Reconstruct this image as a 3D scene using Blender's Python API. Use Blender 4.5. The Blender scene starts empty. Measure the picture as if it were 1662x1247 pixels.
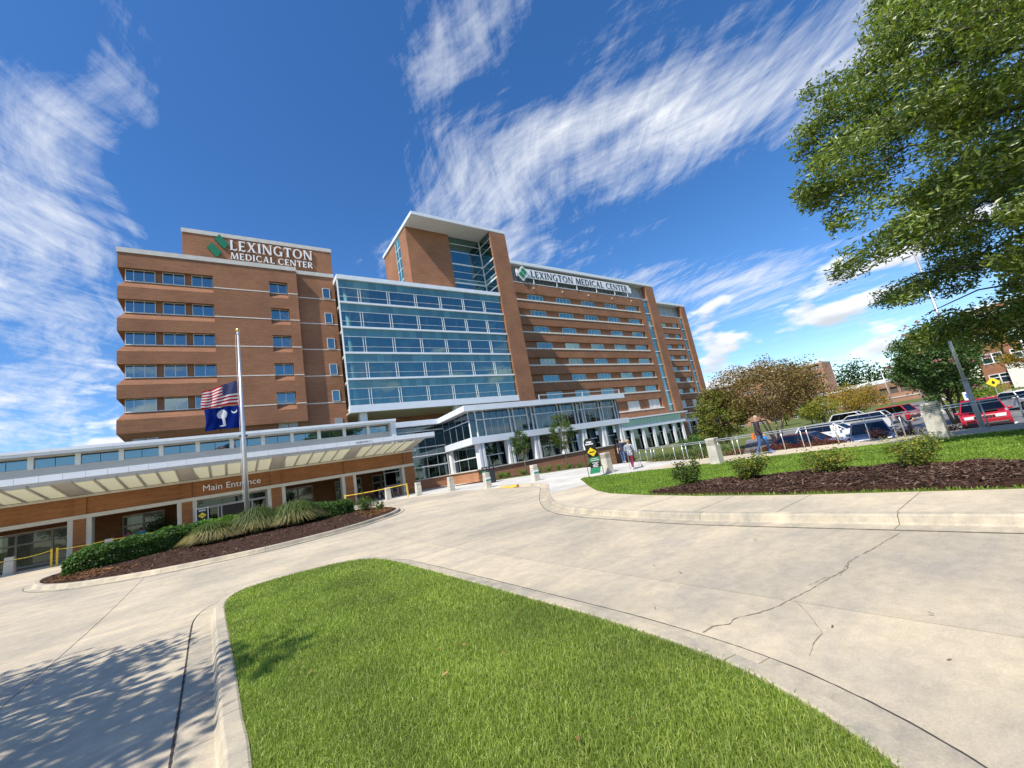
import bpy, bmesh, math, random
import numpy as np
from mathutils import Vector, Matrix

SC = bpy.context.scene
COL = SC.collection
R_ = math.radians

# ------------------------------------------------------------------ camera
CAM_Z = 1.8
cam = bpy.data.cameras.new('camera')
cam.sensor_width = 36.0
cam.lens = 657.76 / 1662 * 36.0
cam.clip_start = 0.05
cam.clip_end = 9000
camo = bpy.data.objects.new('camera', cam)
COL.objects.link(camo)
def cam_axes(roll, pitch, yaw):
    cr, sr, cp, sp = math.cos(roll), math.sin(roll), math.cos(pitch), math.sin(pitch)
    F = Vector((0, cp, sp)); U0 = Vector((0, -sp, cp)); R0 = Vector((1, 0, 0))
    Rr = cr * R0 + sr * U0; U = -sr * R0 + cr * U0
    M = Matrix.Rotation(-yaw, 3, 'Z')
    return M @ Rr, M @ U, M @ F
aR, aU, aF = cam_axes(-0.17818, 0.18503, 0.63288)
camo.matrix_world = Matrix(((aR.x, aU.x, -aF.x, 0), (aR.y, aU.y, -aF.y, 0), (aR.z, aU.z, -aF.z, CAM_Z), (0, 0, 0, 1)))
SC.camera = camo

# ------------------------------------------------------------------ sun, sky, exposure
SUN_DIR = Vector((1.0, 0.32, -1.32)).normalized()
sun = bpy.data.lights.new('sun', 'SUN')
sun.energy = 4.6
sun.angle = R_(0.53)
sun.color = (1.0, 0.94, 0.84)
suno = bpy.data.objects.new('sun', sun)
COL.objects.link(suno)
suno.rotation_mode = 'QUATERNION'
suno.rotation_quaternion = SUN_DIR.to_track_quat('-Z', 'Y')
suno.location = (-60, -20, 80)
SUN_EL = math.asin(-SUN_DIR.z)
SUN_AZ = math.atan2(-SUN_DIR.x, -SUN_DIR.y)

SC.view_settings.view_transform = 'Standard'
SC.view_settings.look = 'None'
SC.view_settings.gamma = 1.0
SC.view_settings.exposure = 0.42
SC.view_settings.use_curve_mapping = False
SC.cycles.max_bounces = 5
SC.cycles.diffuse_bounces = 3
SC.cycles.use_adaptive_sampling = True
SC.cycles.adaptive_threshold = 0.015
SC.cycles.transparent_max_bounces = 10
SC.cycles.caustics_reflective = False
SC.cycles.caustics_refractive = False
SC.cycles.use_denoising = True

def nd(nt, typ, **kw):
    n = nt.nodes.new(typ)
    for k, v in kw.items():
        if k in n.inputs: n.inputs[k].default_value = v
        else: setattr(n, k, v)
    return n
def mth(nt, op, a, b=None, c=None, clamp=False):
    n = nt.nodes.new('ShaderNodeMath'); n.operation = op; n.use_clamp = clamp
    for i, v in enumerate((a, b, c)):
        if v is None: continue
        if isinstance(v, (int, float)): n.inputs[i].default_value = v
        else: nt.links.new(v, n.inputs[i])
    return n.outputs[0]
def maprange(nt, v, a, b, c, d, smooth=True):
    n = nt.nodes.new('ShaderNodeMapRange'); n.interpolation_type = 'SMOOTHSTEP' if smooth else 'LINEAR'
    nt.links.new(v, n.inputs[0])
    for i, x in enumerate((a, b, c, d)): n.inputs[i + 1].default_value = x
    return n.outputs[0]
def comb(nt, x, y, z=0.0):
    n = nt.nodes.new('ShaderNodeCombineXYZ')
    for i, v in enumerate((x, y, z)):
        if isinstance(v, (int, float)): n.inputs[i].default_value = v
        else: nt.links.new(v, n.inputs[i])
    return n.outputs[0]

def build_world():
    w = bpy.data.worlds.new('World'); SC.world = w; w.use_nodes = True
    nt = w.node_tree; nt.nodes.clear(); L = nt.links.new
    out = nd(nt, 'ShaderNodeOutputWorld')
    sky = nd(nt, 'ShaderNodeTexSky'); sky.sky_type = 'NISHITA'
    sky.sun_disc = False; sky.sun_elevation = SUN_EL; sky.sun_rotation = SUN_AZ
    sky.altitude = 100; sky.air_density = 0.9; sky.dust_density = 0.35; sky.ozone_density = 2.6
    bg = nd(nt, 'ShaderNodeBackground'); bg.inputs[1].default_value = 0.143
    hs = nd(nt, 'ShaderNodeHueSaturation'); hs.inputs['Saturation'].default_value = 1.28; hs.inputs['Hue'].default_value = .505; hs.inputs['Value'].default_value = 1.04
    L(sky.outputs[0], hs.inputs['Color']); L(hs.outputs[0], bg.inputs[0])
    tc = nd(nt, 'ShaderNodeTexCoord')
    sep = nd(nt, 'ShaderNodeSeparateXYZ'); L(tc.outputs['Generated'], sep.inputs[0])
    X, Y, Z = sep.outputs
    den = mth(nt, 'ADD', mth(nt, 'MAXIMUM', Z, 0.0), 0.05)
    u = mth(nt, 'DIVIDE', X, den); v = mth(nt, 'DIVIDE', Y, den)
    # cirrus lies on a flat layer; fibres run along the wind, combed out sideways by a slow warp
    c_, s_ = -0.22, 0.975
    wn = nd(nt, 'ShaderNodeTexNoise', Scale=0.9, Detail=2.0); L(comb(nt, u, v, 4.0), wn.inputs['Vector'])
    ws = nd(nt, 'ShaderNodeSeparateXYZ'); L(wn.outputs['Color'], ws.inputs[0])
    u2 = mth(nt, 'ADD', u, mth(nt, 'MULTIPLY', mth(nt, 'SUBTRACT', ws.outputs[0], .5), .55))
    v2 = mth(nt, 'ADD', v, mth(nt, 'MULTIPLY', mth(nt, 'SUBTRACT', ws.outputs[1], .5), .55))
    def fibre(uu, vv, c, s, fa, fb, z, detail, rough, dist):
        a = mth(nt, 'ADD', mth(nt, 'MULTIPLY', uu, c * fa), mth(nt, 'MULTIPLY', vv, s * fa))
        b = mth(nt, 'SUBTRACT', mth(nt, 'MULTIPLY', uu, s * fb), mth(nt, 'MULTIPLY', vv, c * fb))
        n = nd(nt, 'ShaderNodeTexNoise', Scale=1.0, Detail=detail, Roughness=rough, Distortion=dist)
        L(comb(nt, a, b, z), n.inputs['Vector']); return n.outputs[0]
    n1 = fibre(u2, v2, c_, s_, 1.6, 8.0, 3.7, 9.0, .66, .25)
    n2 = fibre(u2, v2, .5, .866, 4.0, 17.0, 9.1, 7.0, .66, .35)
    n3c = fibre(u2, v2, .62, -.78, 1.8, 4.2, 15.0, 7.0, .62, .4)
    nl = nd(nt, 'ShaderNodeTexNoise', Scale=0.8, Detail=3.0); L(comb(nt, u, v, 21.3), nl.inputs['Vector'])
    cov = None
    for (pu, pv, ang, ra, rb, am) in CIRRUS:
        ca, sa = math.cos(ang), math.sin(ang)
        du = mth(nt, 'SUBTRACT', u2, pu); dv = mth(nt, 'SUBTRACT', v2, pv)
        da = mth(nt, 'DIVIDE', mth(nt, 'ADD', mth(nt, 'MULTIPLY', du, ca), mth(nt, 'MULTIPLY', dv, sa)), ra)
        db = mth(nt, 'DIVIDE', mth(nt, 'SUBTRACT', mth(nt, 'MULTIPLY', du, sa), mth(nt, 'MULTIPLY', dv, ca)), rb)
        d2 = mth(nt, 'ADD', mth(nt, 'MULTIPLY', da, da), mth(nt, 'MULTIPLY', db, db))
        g = mth(nt, 'MULTIPLY', mth(nt, 'EXPONENT', mth(nt, 'MULTIPLY', d2, -1.0)), am)
        cov = g if cov is None else mth(nt, 'ADD', cov, g)
    cov = mth(nt, 'ADD', cov, mth(nt, 'MULTIPLY', mth(nt, 'SUBTRACT', nl.outputs[0], .5), .9))
    tex = mth(nt, 'ADD', mth(nt, 'ADD', mth(nt, 'MULTIPLY', n1, .62), mth(nt, 'MULTIPLY', n2, .36)), mth(nt, 'MULTIPLY', n3c, .42))
    body = mth(nt, 'ADD', tex, mth(nt, 'MULTIPLY', cov, .22))
    cir = mth(nt, 'POWER', maprange(nt, body, .715, 1.12, 0.0, 1.0, False), 1.2)
    cir = mth(nt, 'MULTIPLY', mth(nt, 'MINIMUM', mth(nt, 'MULTIPLY', cir, 1.15), .92), maprange(nt, Z, 0.03, 0.22, 0.3, 1.0))
    # fair-weather cumulus low in the sky
    mp = nd(nt, 'ShaderNodeMapping'); mp.inputs['Scale'].default_value = (6.0, 6.0, 17.0); mp.inputs['Location'].default_value = CUMULUS_OFFSET
    L(tc.outputs['Generated'], mp.inputs[0])
    n3 = nd(nt, 'ShaderNodeTexNoise', Scale=1.0, Detail=8.0, Roughness=0.52); L(mp.outputs[0], n3.inputs['Vector'])
    band = mth(nt, 'MULTIPLY', maprange(nt, Z, .02, .09, .35, 1.0), maprange(nt, Z, .24, .40, 1.0, 0.0))
    cum = maprange(nt, mth(nt, 'MULTIPLY', n3.outputs[0], mth(nt, 'ADD', mth(nt, 'MULTIPLY', band, .5), .5)), .515, .61, 0, .95)
    # haze whitening near the horizon is left to the sky model; clouds are lit white tops, greyer bases
    mp2 = nd(nt, 'ShaderNodeMapping'); mp2.inputs['Scale'].default_value = (6.0, 6.0, 17.0)
    mp2.inputs['Location'].default_value = tuple(np.array(CUMULUS_OFFSET) + np.array((-.12, -.04, .35)))
    L(tc.outputs['Generated'], mp2.inputs[0])
    n4 = nd(nt, 'ShaderNodeTexNoise', Scale=1.0, Detail=4.0, Roughness=0.5); L(mp2.outputs[0], n4.inputs['Vector'])
    shade = maprange(nt, n4.outputs[0], .42, .68, .95, .58)
    cbg = nd(nt, 'ShaderNodeBackground'); cbg.inputs[0].default_value = (.93, .96, 1, 1); L(shade, cbg.inputs[1])
    ibg = nd(nt, 'ShaderNodeBackground'); ibg.inputs[0].default_value = (.93, .96, 1, 1); ibg.inputs[1].default_value = .80
    m1 = nd(nt, 'ShaderNodeMixShader'); L(cir, m1.inputs[0]); L(bg.outputs[0], m1.inputs[1]); L(ibg.outputs[0], m1.inputs[2])
    m2 = nd(nt, 'ShaderNodeMixShader'); L(cum, m2.inputs[0]); L(m1.outputs[0], m2.inputs[1]); L(cbg.outputs[0], m2.inputs[2])
    L(m2.outputs[0], out.inputs[0])
# patches of the cirrus layer in layer units (horizontal offset / height); the rest of the sky goes on with the low-frequency noise
CIRRUS = [(1.08, .60, -.95, .60, .18, .75), (.95, 1.28, 1.15, .42, .26, 1.05), (1.5, .05, -.9, .6, .2, .7), (-.34, 1.5, 1.94, .75, .12, .8), (-.02, .98, 1.9, .3, .08, .4),
          (.46, .72, 1.4, .22, .08, .5), (2.8, 1.15, -.1, .9, .3, .85), (-1.2, 3.6, 1.9, 1.6, .6, .8),
          (.16, .9, 1.6, .6, .2, -1.1), (.22, 1.6, 1.6, .4, .22, -.9), (1.95, .68, -.5, .4, .28, -1.0), (-.3, .8, 1.4, .4, .22, -.7), (.7, .62, 1.2, .25, .12, -.35)]
CUMULUS_OFFSET = (2.3, 1.1, .4)
build_world()

# ------------------------------------------------------------------ terrain
def sst(a, b, x):
    t = np.clip((np.asarray(x, float) - a) / (b - a), 0, 1); return t * t * (3 - 2 * t)
def H(x, y):
    up = .5 * sst(10, 30, y) * (1 - sst(16, 34, x))
    hi = 27 + 25 * sst(16, 36, y)
    t = np.clip((np.asarray(x, float) - 22.8) / (hi - 22.8), 0, 1)
    return up - 1.2 * t * t * (3 - 2 * t)

# ------------------------------------------------------------------ materials
MATS = {}
def newmat(name):
    m = bpy.data.materials.new(name); m.use_nodes = True; nt = m.node_tree; nt.nodes.clear()
    out = nd(nt, 'ShaderNodeOutputMaterial'); MATS[name] = m
    return m, nt, out
def ramp2(nt, fac, c0, c1, p0=0.0, p1=1.0):
    r = nd(nt, 'ShaderNodeValToRGB'); e = r.color_ramp.elements
    e[0].position = p0; e[0].color = (*c0, 1); e[1].position = p1; e[1].color = (*c1, 1)
    nt.links.new(fac, r.inputs[0]); return r.outputs[0]
def mixc(nt, fac, a, b, mode='MIX'):
    n = nd(nt, 'ShaderNodeMix'); n.data_type = 'RGBA'; n.blend_type = mode
    for s, v in ((0, fac), (6, a), (7, b)):
        if isinstance(v, (int, float)): n.inputs[s].default_value = v
        elif isinstance(v, tuple): n.inputs[s].default_value = (*v, 1)
        else: nt.links.new(v, n.inputs[s])
    return n.outputs[2]
def noise(nt, vec, scale, detail=4, rough=.55, dist=0):
    n = nd(nt, 'ShaderNodeTexNoise', Scale=float(scale), Detail=float(detail), Roughness=float(rough), Distortion=float(dist))
    if vec is not None: nt.links.new(vec, n.inputs['Vector'])
    return n.outputs[0]
def wpos(nt):
    return nd(nt, 'ShaderNodeNewGeometry').outputs['Position']
def finish(nt, out, color, rough=.6, metallic=0.0, bump=None, bstr=.3, bdist=.01, spec=.5, coat=0.0):
    p = nd(nt, 'ShaderNodeBsdfPrincipled')
    if isinstance(color, tuple): p.inputs['Base Color'].default_value = (*color, 1)
    else: nt.links.new(color, p.inputs['Base Color'])
    if isinstance(rough, (int, float)): p.inputs['Roughness'].default_value = rough
    else: nt.links.new(rough, p.inputs['Roughness'])
    p.inputs['Metallic'].default_value = metallic
    p.inputs['Specular IOR Level'].default_value = spec
    p.inputs['Coat Weight'].default_value = coat
    if bump is not None:
        bm_ = nd(nt, 'ShaderNodeBump'); bm_.inputs['Strength'].default_value = bstr; bm_.inputs['Distance'].default_value = bdist
        nt.links.new(bump, bm_.inputs['Height']); nt.links.new(bm_.outputs[0], p.inputs['Normal'])
    nt.links.new(p.outputs[0], out.inputs[0])
def pm(name, color, rough=.6, metallic=0.0, var=.12, scale=3.0, bump=0.0, spec=.5, coat=0.0, local=False):
    m, nt, out = newmat(name)
    vec = nd(nt, 'ShaderNodeTexCoord').outputs['Object'] if local else wpos(nt)
    n = noise(nt, vec, scale, 5)
    lo = tuple(max(0, c * (1 - var)) for c in color); hi = tuple(min(1, c * (1 + var)) for c in color)
    finish(nt, out, ramp2(nt, n, lo, hi, .3, .7), rough, metallic, n if bump else None, bump, .02, spec, coat)
    return m

def mat_brick(name, c0, c1, mortar):
    m, nt, out = newmat(name); L = nt.links.new
    sp = nd(nt, 'ShaderNodeSeparateXYZ'); L(wpos(nt), sp.inputs[0])
    h = mth(nt, 'ADD', sp.outputs[0], sp.outputs[1])
    v = comb(nt, h, sp.outputs[2])
    br = nd(nt, 'ShaderNodeTexBrick'); L(v, br.inputs['Vector'])
    br.inputs['Scale'].default_value = 1.0; br.inputs['Brick Width'].default_value = .21; br.inputs['Row Height'].default_value = .075
    br.inputs['Mortar Size'].default_value = .008; br.inputs['Bias'].default_value = 0
    br.inputs['Color1'].default_value = (*c0, 1); br.inputs['Color2'].default_value = (*c1, 1); br.inputs['Mortar'].default_value = (*mortar, 1)
    st = noise(nt, comb(nt, mth(nt, 'MULTIPLY', h, .5), mth(nt, 'MULTIPLY', sp.outputs[2], 6.0)), 1.0, 4)
    bl = noise(nt, v, .22, 4, .6)
    col = mixc(nt, 1.0, br.outputs[0], ramp2(nt, st, (.84, .84, .84), (1.16, 1.13, 1.1), .3, .7), 'MULTIPLY')
    col = mixc(nt, 1.0, col, ramp2(nt, bl, (.84, .84, .85), (1.12, 1.10, 1.08), .33, .67), 'MULTIPLY')
    finish(nt, out, col, .85, 0, br.outputs[1], -.35, .01, .25)
    return m
mat_brick('brick', (.325, .140, .071), (.25, .102, .052), (.30, .205, .135))
mat_brick('brick_porch', (.34, .135, .048), (.27, .098, .034), (.30, .18, .09))
mat_brick('brick_garage', (.40, .205, .13), (.33, .16, .1), (.38, .29, .22))

def mat_concrete(name, base, stain, joint=False, sc=1.0):
    m, nt, out = newmat(name); L = nt.links.new
    P = wpos(nt)
    big = noise(nt, P, .35 * sc, 5, .62, .4)
    mp = nd(nt, 'ShaderNodeMapping'); mp.inputs['Scale'].default_value = (.55, 1.5, 1); mp.inputs['Rotation'].default_value = (0, 0, .5); L(P, mp.inputs[0])
    mid = noise(nt, mp.outputs[0], 1.1 * sc, 6, .66, .5)
    fine = noise(nt, P, 60, 6, .8); mott = noise(nt, P, 6.5, 5, .7, .3)
    tone = nd(nt, 'ShaderNodeObjectInfo').outputs['Random']
    spk = nd(nt, 'ShaderNodeTexVoronoi', Scale=26.0); L(P, spk.inputs['Vector'])
    col = ramp2(nt, mid, stain, base, .33, .60)
    col = mixc(nt, 1.0, col, ramp2(nt, big, (.78, .79, .80), (1.13, 1.10, 1.05), .33, .67), 'MULTIPLY')
    col = mixc(nt, 1.0, col, ramp2(nt, fine, (.80, .80, .80), (1.17, 1.17, 1.17), .28, .72), 'MULTIPLY')
    col = mixc(nt, 1.0, col, ramp2(nt, mott, (.86, .86, .865), (1.1, 1.09, 1.08), .3, .7), 'MULTIPLY')
    col = mixc(nt, 1.0, col, ramp2(nt, tone, (.93, .935, .945), (1.05, 1.045, 1.03)), 'MULTIPLY')
    col = mixc(nt, maprange(nt, spk.outputs[0], .0, .09, .35, 0), col, (.2, .18, .15))
    finish(nt, out, col, .82, 0, fine, .25, .006, .3)
    return m
mat_concrete('concrete_road', (.545, .47, .345), (.43, .385, .31))
mat_concrete('concrete_kerb', (.52, .455, .34), (.38, .345, .28), sc=2)
mat_concrete('concrete_walk', (.58, .50, .37), (.48, .425, .33))
mat_concrete('concrete_plaza', (.62, .60, .55), (.53, .51, .47))
mat_concrete('concrete_pale', (.62, .59, .5), (.5, .475, .41), sc=3)
mat_concrete('asphalt', (.20, .20, .205), (.15, .15, .155))
pm('joint', (.05, .042, .035), .95, var=.3, scale=20)
pm('crack', (.22, .185, .14), .95, var=.4, scale=30)
pm('white_paint', (.74, .76, .77), .45, var=.05, scale=1.5)
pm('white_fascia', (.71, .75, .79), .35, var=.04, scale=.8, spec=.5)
pm('mullion', (.72, .75, .76), .4, var=.05, scale=2)
pm('coping', (.56, .54, .49), .7, var=.1, scale=1.2)
pm('sill_stone', (.72, .68, .60), .7, var=.08, scale=2)
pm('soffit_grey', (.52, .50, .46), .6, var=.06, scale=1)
pm('trim_cream', (.60, .555, .46), .6, var=.05, scale=2)
pm('canopy_wall', (.50, .50, .49), .6, var=.05, scale=1)
pm('louver', (.33, .345, .35), .5, .3, var=.06, scale=1)
pm('blind', (.62, .60, .56), .7, var=.06, scale=2)
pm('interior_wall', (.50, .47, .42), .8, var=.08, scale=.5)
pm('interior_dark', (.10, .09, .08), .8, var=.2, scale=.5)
pm('metal_rail', (.66, .68, .69), .32, .75, var=.05, scale=4)
pm('pole_metal', (.62, .63, .62), .35, .6, var=.06, scale=3)
pm('gold', (.75, .5, .16), .3, .8)
pm('black_metal', (.02, .02, .022), .4, .3)
pm('black_plastic_and_shade', (.025, .025, .028), .5)  # plastic parts, and lobby walls where the black stands for indoor shade
pm('yellow_paint', (.78, .50, .03), .5, var=.15, scale=9)
pm('kerb_yellow', (.76, .47, .06), .7, var=.2, scale=6)
pm('green_logo', (.012, .17, .085), .45, var=.05)
pm('green_print', (.02, .24, .10), .55, var=.06)
pm('black_print', (.012, .012, .014), .5)
pm('white_print', (.8, .8, .8), .5, var=.03)
pm('yellow_print', (.88, .64, .02), .5, var=.03)
pm('teal_print', (.03, .25, .2), .5)
pm('navy_letter', (.02, .018, .045), .4)
pm('blue_sign', (.04, .18, .55), .5)
pm('bark', (.07, .055, .042), .9, var=.35, scale=8, bump=.6)
pm('bark_pale', (.36, .27, .19), .8, var=.25, scale=6, bump=.3)
pm('wood_bench', (.16, .06, .03), .6)
pm('pot', (.33, .32, .3), .7)
pm('tyre', (.018, .018, .018), .85)
pm('rim', (.55, .56, .58), .3, .8)
pm('roof_far', (.60, .62, .62), .7, var=.1, scale=.6)
pm('lamp_lens', (.85, .85, .82), .2)
pm('tail_red', (.5, .015, .012), .2)
pm('wheel_arch', (.012, .012, .012), .9)
for nm_, c_ in (('car_white', (.72, .73, .74)), ('car_red', (.42, .012, .018)), ('car_jeep', (.40, .01, .022)), ('car_maroon', (.055, .006, .012)), ('car_blue', (.03, .055, .12)), ('car_silver', (.60, .60, .58))):
    pm(nm_, c_, .28, .0, var=.02, coat=.8, local=True)

def mat_glass(name, tint, refl, refl_tint, rough=.012, opaque=None, wob=.0):
    m, nt, out = newmat(name); L = nt.links.new
    gl = nd(nt, 'ShaderNodeBsdfGlossy'); gl.inputs[0].default_value = (*refl_tint, 1); gl.inputs['Roughness'].default_value = rough
    if wob:
        n = noise(nt, wpos(nt), .5, 2); b = nd(nt, 'ShaderNodeBump'); b.inputs['Strength'].default_value = wob; b.inputs['Distance'].default_value = .05
        L(n, b.inputs['Height']); L(b.outputs[0], gl.inputs['Normal'])
    if opaque:
        tr = nd(nt, 'ShaderNodeBsdfDiffuse')
        rnd = nd(nt, 'ShaderNodeObjectInfo').outputs['Random']
        L(ramp2(nt, rnd, tuple(c * .75 for c in opaque), tuple(c * 1.3 for c in opaque)), tr.inputs[0])
    else:
        tr = nd(nt, 'ShaderNodeBsdfTransparent'); tr.inputs[0].default_value = (*tint, 1)
    fr = nd(nt, 'ShaderNodeLayerWeight'); fr.inputs[0].default_value = .35
    fac = mth(nt, 'ADD', mth(nt, 'MULTIPLY', fr.outputs[0], .45), refl, clamp=True)
    mx = nd(nt, 'ShaderNodeMixShader'); L(fac, mx.inputs[0]); L(tr.outputs[0], mx.inputs[1]); L(gl.outputs[0], mx.inputs[2])
    L(mx.outputs[0], out.inputs[0]); return m
mat_glass('glass_vision', (.46, .66, .62), .24, (.56, .78, .78), wob=.05)
mat_glass('glass_spandrel', None, .18, (.54, .76, .76), opaque=(.085, .19, .178), wob=.05)
mat_glass('glass_window', None, .36, (.55, .70, .72), opaque=(.02, .045, .055), wob=.06)
mat_glass('glass_teal', None, .22, (.6, .85, .9), opaque=(.05, .17, .185), wob=.05)
mat_glass('glass_dark', (.25, .28, .27), .05, (.7, .8, .8), wob=.08)
mat_glass('glass_pavilion', (.13, .19, .20), .16, (.5, .66, .74), wob=.12)
mat_glass('glass_car', (.10, .12, .13), .08, (.5, .58, .66))
mat_brick('brick_bounce_lit', (.44, .20, .10), (.35, .15, .075), (.38, .27, .18))  # brick lightened in colour to stand for light bounced off the ground
m, nt, out = newmat('soffit_panel')
p = nd(nt, 'ShaderNodeBsdfTranslucent'); p.inputs[0].default_value = (.80, .79, .66, 1)
d = nd(nt, 'ShaderNodeBsdfDiffuse'); d.inputs[0].default_value = (.76, .75, .62, 1)
mx = nd(nt, 'ShaderNodeMixShader'); mx.inputs[0].default_value = .5
nt.links.new(p.outputs[0], mx.inputs[1]); nt.links.new(d.outputs[0], mx.inputs[2]); nt.links.new(mx.outputs[0], out.inputs[0])

def mat_leaf(name, c0, c1, c2=None, trans=.35, gloss=.02, rough=.55):
    m, nt, out = newmat(name); L = nt.links.new
    g = nd(nt, 'ShaderNodeNewGeometry')
    r = nd(nt, 'ShaderNodeValToRGB'); e = r.color_ramp.elements
    e[0].color = (*c0, 1); e[1].color = (*(c2 or c1), 1)
    if c2: k = r.color_ramp.elements.new(.55); k.color = (*c1, 1)
    L(g.outputs['Random Per Island'], r.inputs[0])
    big = noise(nt, g.outputs['Position'], .9, 3)
    col = mixc(nt, 1.0, r.outputs[0], ramp2(nt, big, (.72, .74, .7), (1.28, 1.25, 1.15), .3, .7), 'MULTIPLY')
    df = nd(nt, 'ShaderNodeBsdfDiffuse'); L(col, df.inputs[0])
    tr = nd(nt, 'ShaderNodeBsdfTranslucent'); L(mixc(nt, 1.0, col, (1.25, 1.35, .6), 'MULTIPLY'), tr.inputs[0])
    gl = nd(nt, 'ShaderNodeBsdfGlossy'); gl.inputs['Roughness'].default_value = rough; gl.inputs[0].default_value = (.9, .9, .85, 1)
    m1 = nd(nt, 'ShaderNodeMixShader'); m1.inputs[0].default_value = trans; L(df.outputs[0], m1.inputs[1]); L(tr.outputs[0], m1.inputs[2])
    m2 = nd(nt, 'ShaderNodeMixShader'); m2.inputs[0].default_value = gloss; L(m1.outputs[0], m2.inputs[1]); L(gl.outputs[0], m2.inputs[2])
    L(m2.outputs[0], out.inputs[0]); return m
mat_leaf('leaf_oak', (.065, .12, .016), (.155, .225, .03), (.30, .36, .07), gloss=.06, rough=.45)
mat_leaf('leaf_hedge', (.035, .085, .018), (.075, .16, .03), (.13, .24, .05), gloss=.03)
mat_leaf('leaf_hedge_light', (.08, .17, .02), (.14, .27, .04), (.2, .33, .06))
mat_leaf('leaf_shrub', (.045, .085, .02), (.09, .15, .03), (.16, .21, .05))
mat_leaf('leaf_yellow', (.13, .17, .025), (.28, .29, .04), (.45, .40, .06))
mat_leaf('leaf_myrtle_red', (.14, .085, .04), (.24, .155, .06), (.27, .24, .08), trans=.35)
mat_leaf('leaf_myrtle_green', (.09, .12, .025), (.19, .21, .04), (.29, .28, .05))
mat_leaf('leaf_green', (.04, .09, .025), (.08, .15, .04), (.13, .2, .06))
mat_leaf('leaf_far', (.02, .04, .015), (.04, .07, .022), (.06, .09, .03), gloss=0)
mat_leaf('leaf_autumn', (.18, .17, .03), (.34, .27, .04), (.42, .22, .04))
mat_leaf('leaf_red_shrub', (.10, .03, .025), (.18, .06, .04), (.2, .1, .05))
mat_leaf('flower_pink', (.45, .15, .2), (.6, .3, .33))
mat_leaf('grass_blade', (.14, .215, .024), (.275, .385, .05), (.54, .60, .17), trans=.4, gloss=.05)
mat_leaf('grass_lawn', (.13, .22, .025), (.21, .34, .04), (.34, .46, .09), trans=.4, gloss=.03)
mat_leaf('grass_ornamental', (.06, .10, .03), (.11, .16, .05), (.19, .22, .08), trans=.3)
mat_leaf('grass_dry', (.16, .15, .06), (.30, .26, .12), (.40, .35, .18), trans=.3)
mat_leaf('straw', (.12, .06, .03), (.22, .11, .05), (.32, .19, .1), trans=0, gloss=0)
mat_leaf('mulch_chip', (.035, .018, .014), (.075, .04, .03), (.19, .13, .10), trans=0, gloss=.02)

m, nt, out = newmat('mulch')
n_ = noise(nt, wpos(nt), 24, 6, .7); n2_ = noise(nt, wpos(nt), 2.2, 3)
finish(nt, out, mixc(nt, 1.0, ramp2(nt, n_, (.022, .012, .009), (.105, .058, .042), .3, .72), ramp2(nt, n2_, (.75, .75, .75), (1.2, 1.15, 1.1), .3, .7), 'MULTIPLY'), .95, 0, n_, .9, .04, .1)
m, nt, out = newmat('soil_grass')
n_ = noise(nt, wpos(nt), 30, 5, .7); n2_ = noise(nt, wpos(nt), .5, 3)
finish(nt, out, mixc(nt, n2_, ramp2(nt, n_, (.05, .075, .015), (.12, .17, .03)), ramp2(nt, n_, (.07, .10, .02), (.16, .21, .045))), .95, 0, n_, .5, .03, .1)
m, nt, out = newmat('ground_far')
n_ = noise(nt, wpos(nt), .25, 5, .6); n2_ = noise(nt, wpos(nt), 6, 4)
finish(nt, out, mixc(nt, n2_, ramp2(nt, n_, (.07, .10, .03), (.17, .18, .06)), (.11, .14, .04)), .95, 0, n2_, .4, .05, .1)

# ------------------------------------------------------------------ helpers
WL = {}
def link(name, data, parent=None, loc=(0, 0, 0)):
    o = bpy.data.objects.new(name, data); COL.objects.link(o); loc = Vector(loc)
    if parent is not None: o.parent = parent; o.location = loc - WL[parent.name]
    else: o.location = loc
    WL[o.name] = loc.copy(); return o
def tag(o, label=None, cat=None, group=None, kind=None):
    if label: o['label'] = label
    if cat: o['category'] = cat
    if group: o['group'] = group
    if kind: o['kind'] = kind
    return o
def thing(name, label, cat, loc=(0, 0, 0), group=None, rotz=None, scale=None):
    o = link(name, None, None, loc); o.empty_display_size = .2
    if rotz is not None or scale is not None:
        WL[o.name] = Vector((0, 0, 0))            # children given in local coordinates
        o.rotation_euler = (0, 0, rotz or 0)
        if scale: o.scale = (scale,) * 3
    return tag(o, label, cat, group)
def group_empty(name, parent, loc):
    o = link(name, None, parent, loc); o.empty_display_size = .1; return o
def mk(name, verts, faces, mat, smooth=False):
    me = bpy.data.meshes.new(name); me.from_pydata([tuple(v) for v in verts], [], faces); me.update()
    mats = mat if isinstance(mat, (list, tuple)) else [mat]
    for mm in mats: me.materials.append(MATS[mm])
    if smooth: me.polygons.foreach_set('use_smooth', [True] * len(me.polygons))
    return me
def npmesh(name, V, Fs, mat, smooth=False):
    V = np.asarray(V, np.float32); Fs = np.asarray(Fs, np.int32); k = Fs.shape[1]
    me = bpy.data.meshes.new(name); me.vertices.add(len(V)); me.vertices.foreach_set('co', V.ravel())
    me.loops.add(Fs.size); me.loops.foreach_set('vertex_index', Fs.ravel())
    me.polygons.add(len(Fs)); me.polygons.foreach_set('loop_start', np.arange(0, Fs.size, k, dtype=np.int32))
    me.polygons.foreach_set('use_smooth', np.full(len(Fs), smooth))
    me.update(calc_edges=True); me.materials.append(MATS[mat]); return me
BOXF = [(0, 3, 2, 1), (4, 5, 6, 7), (0, 1, 5, 4), (1, 2, 6, 5), (2, 3, 7, 6), (3, 0, 4, 7)]
def boxv(x0, x1, y0, y1, z0, z1):
    return [(x0, y0, z0), (x1, y0, z0), (x1, y1, z0), (x0, y1, z0), (x0, y0, z1), (x1, y0, z1), (x1, y1, z1), (x0, y1, z1)]
_bc = {}
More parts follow.
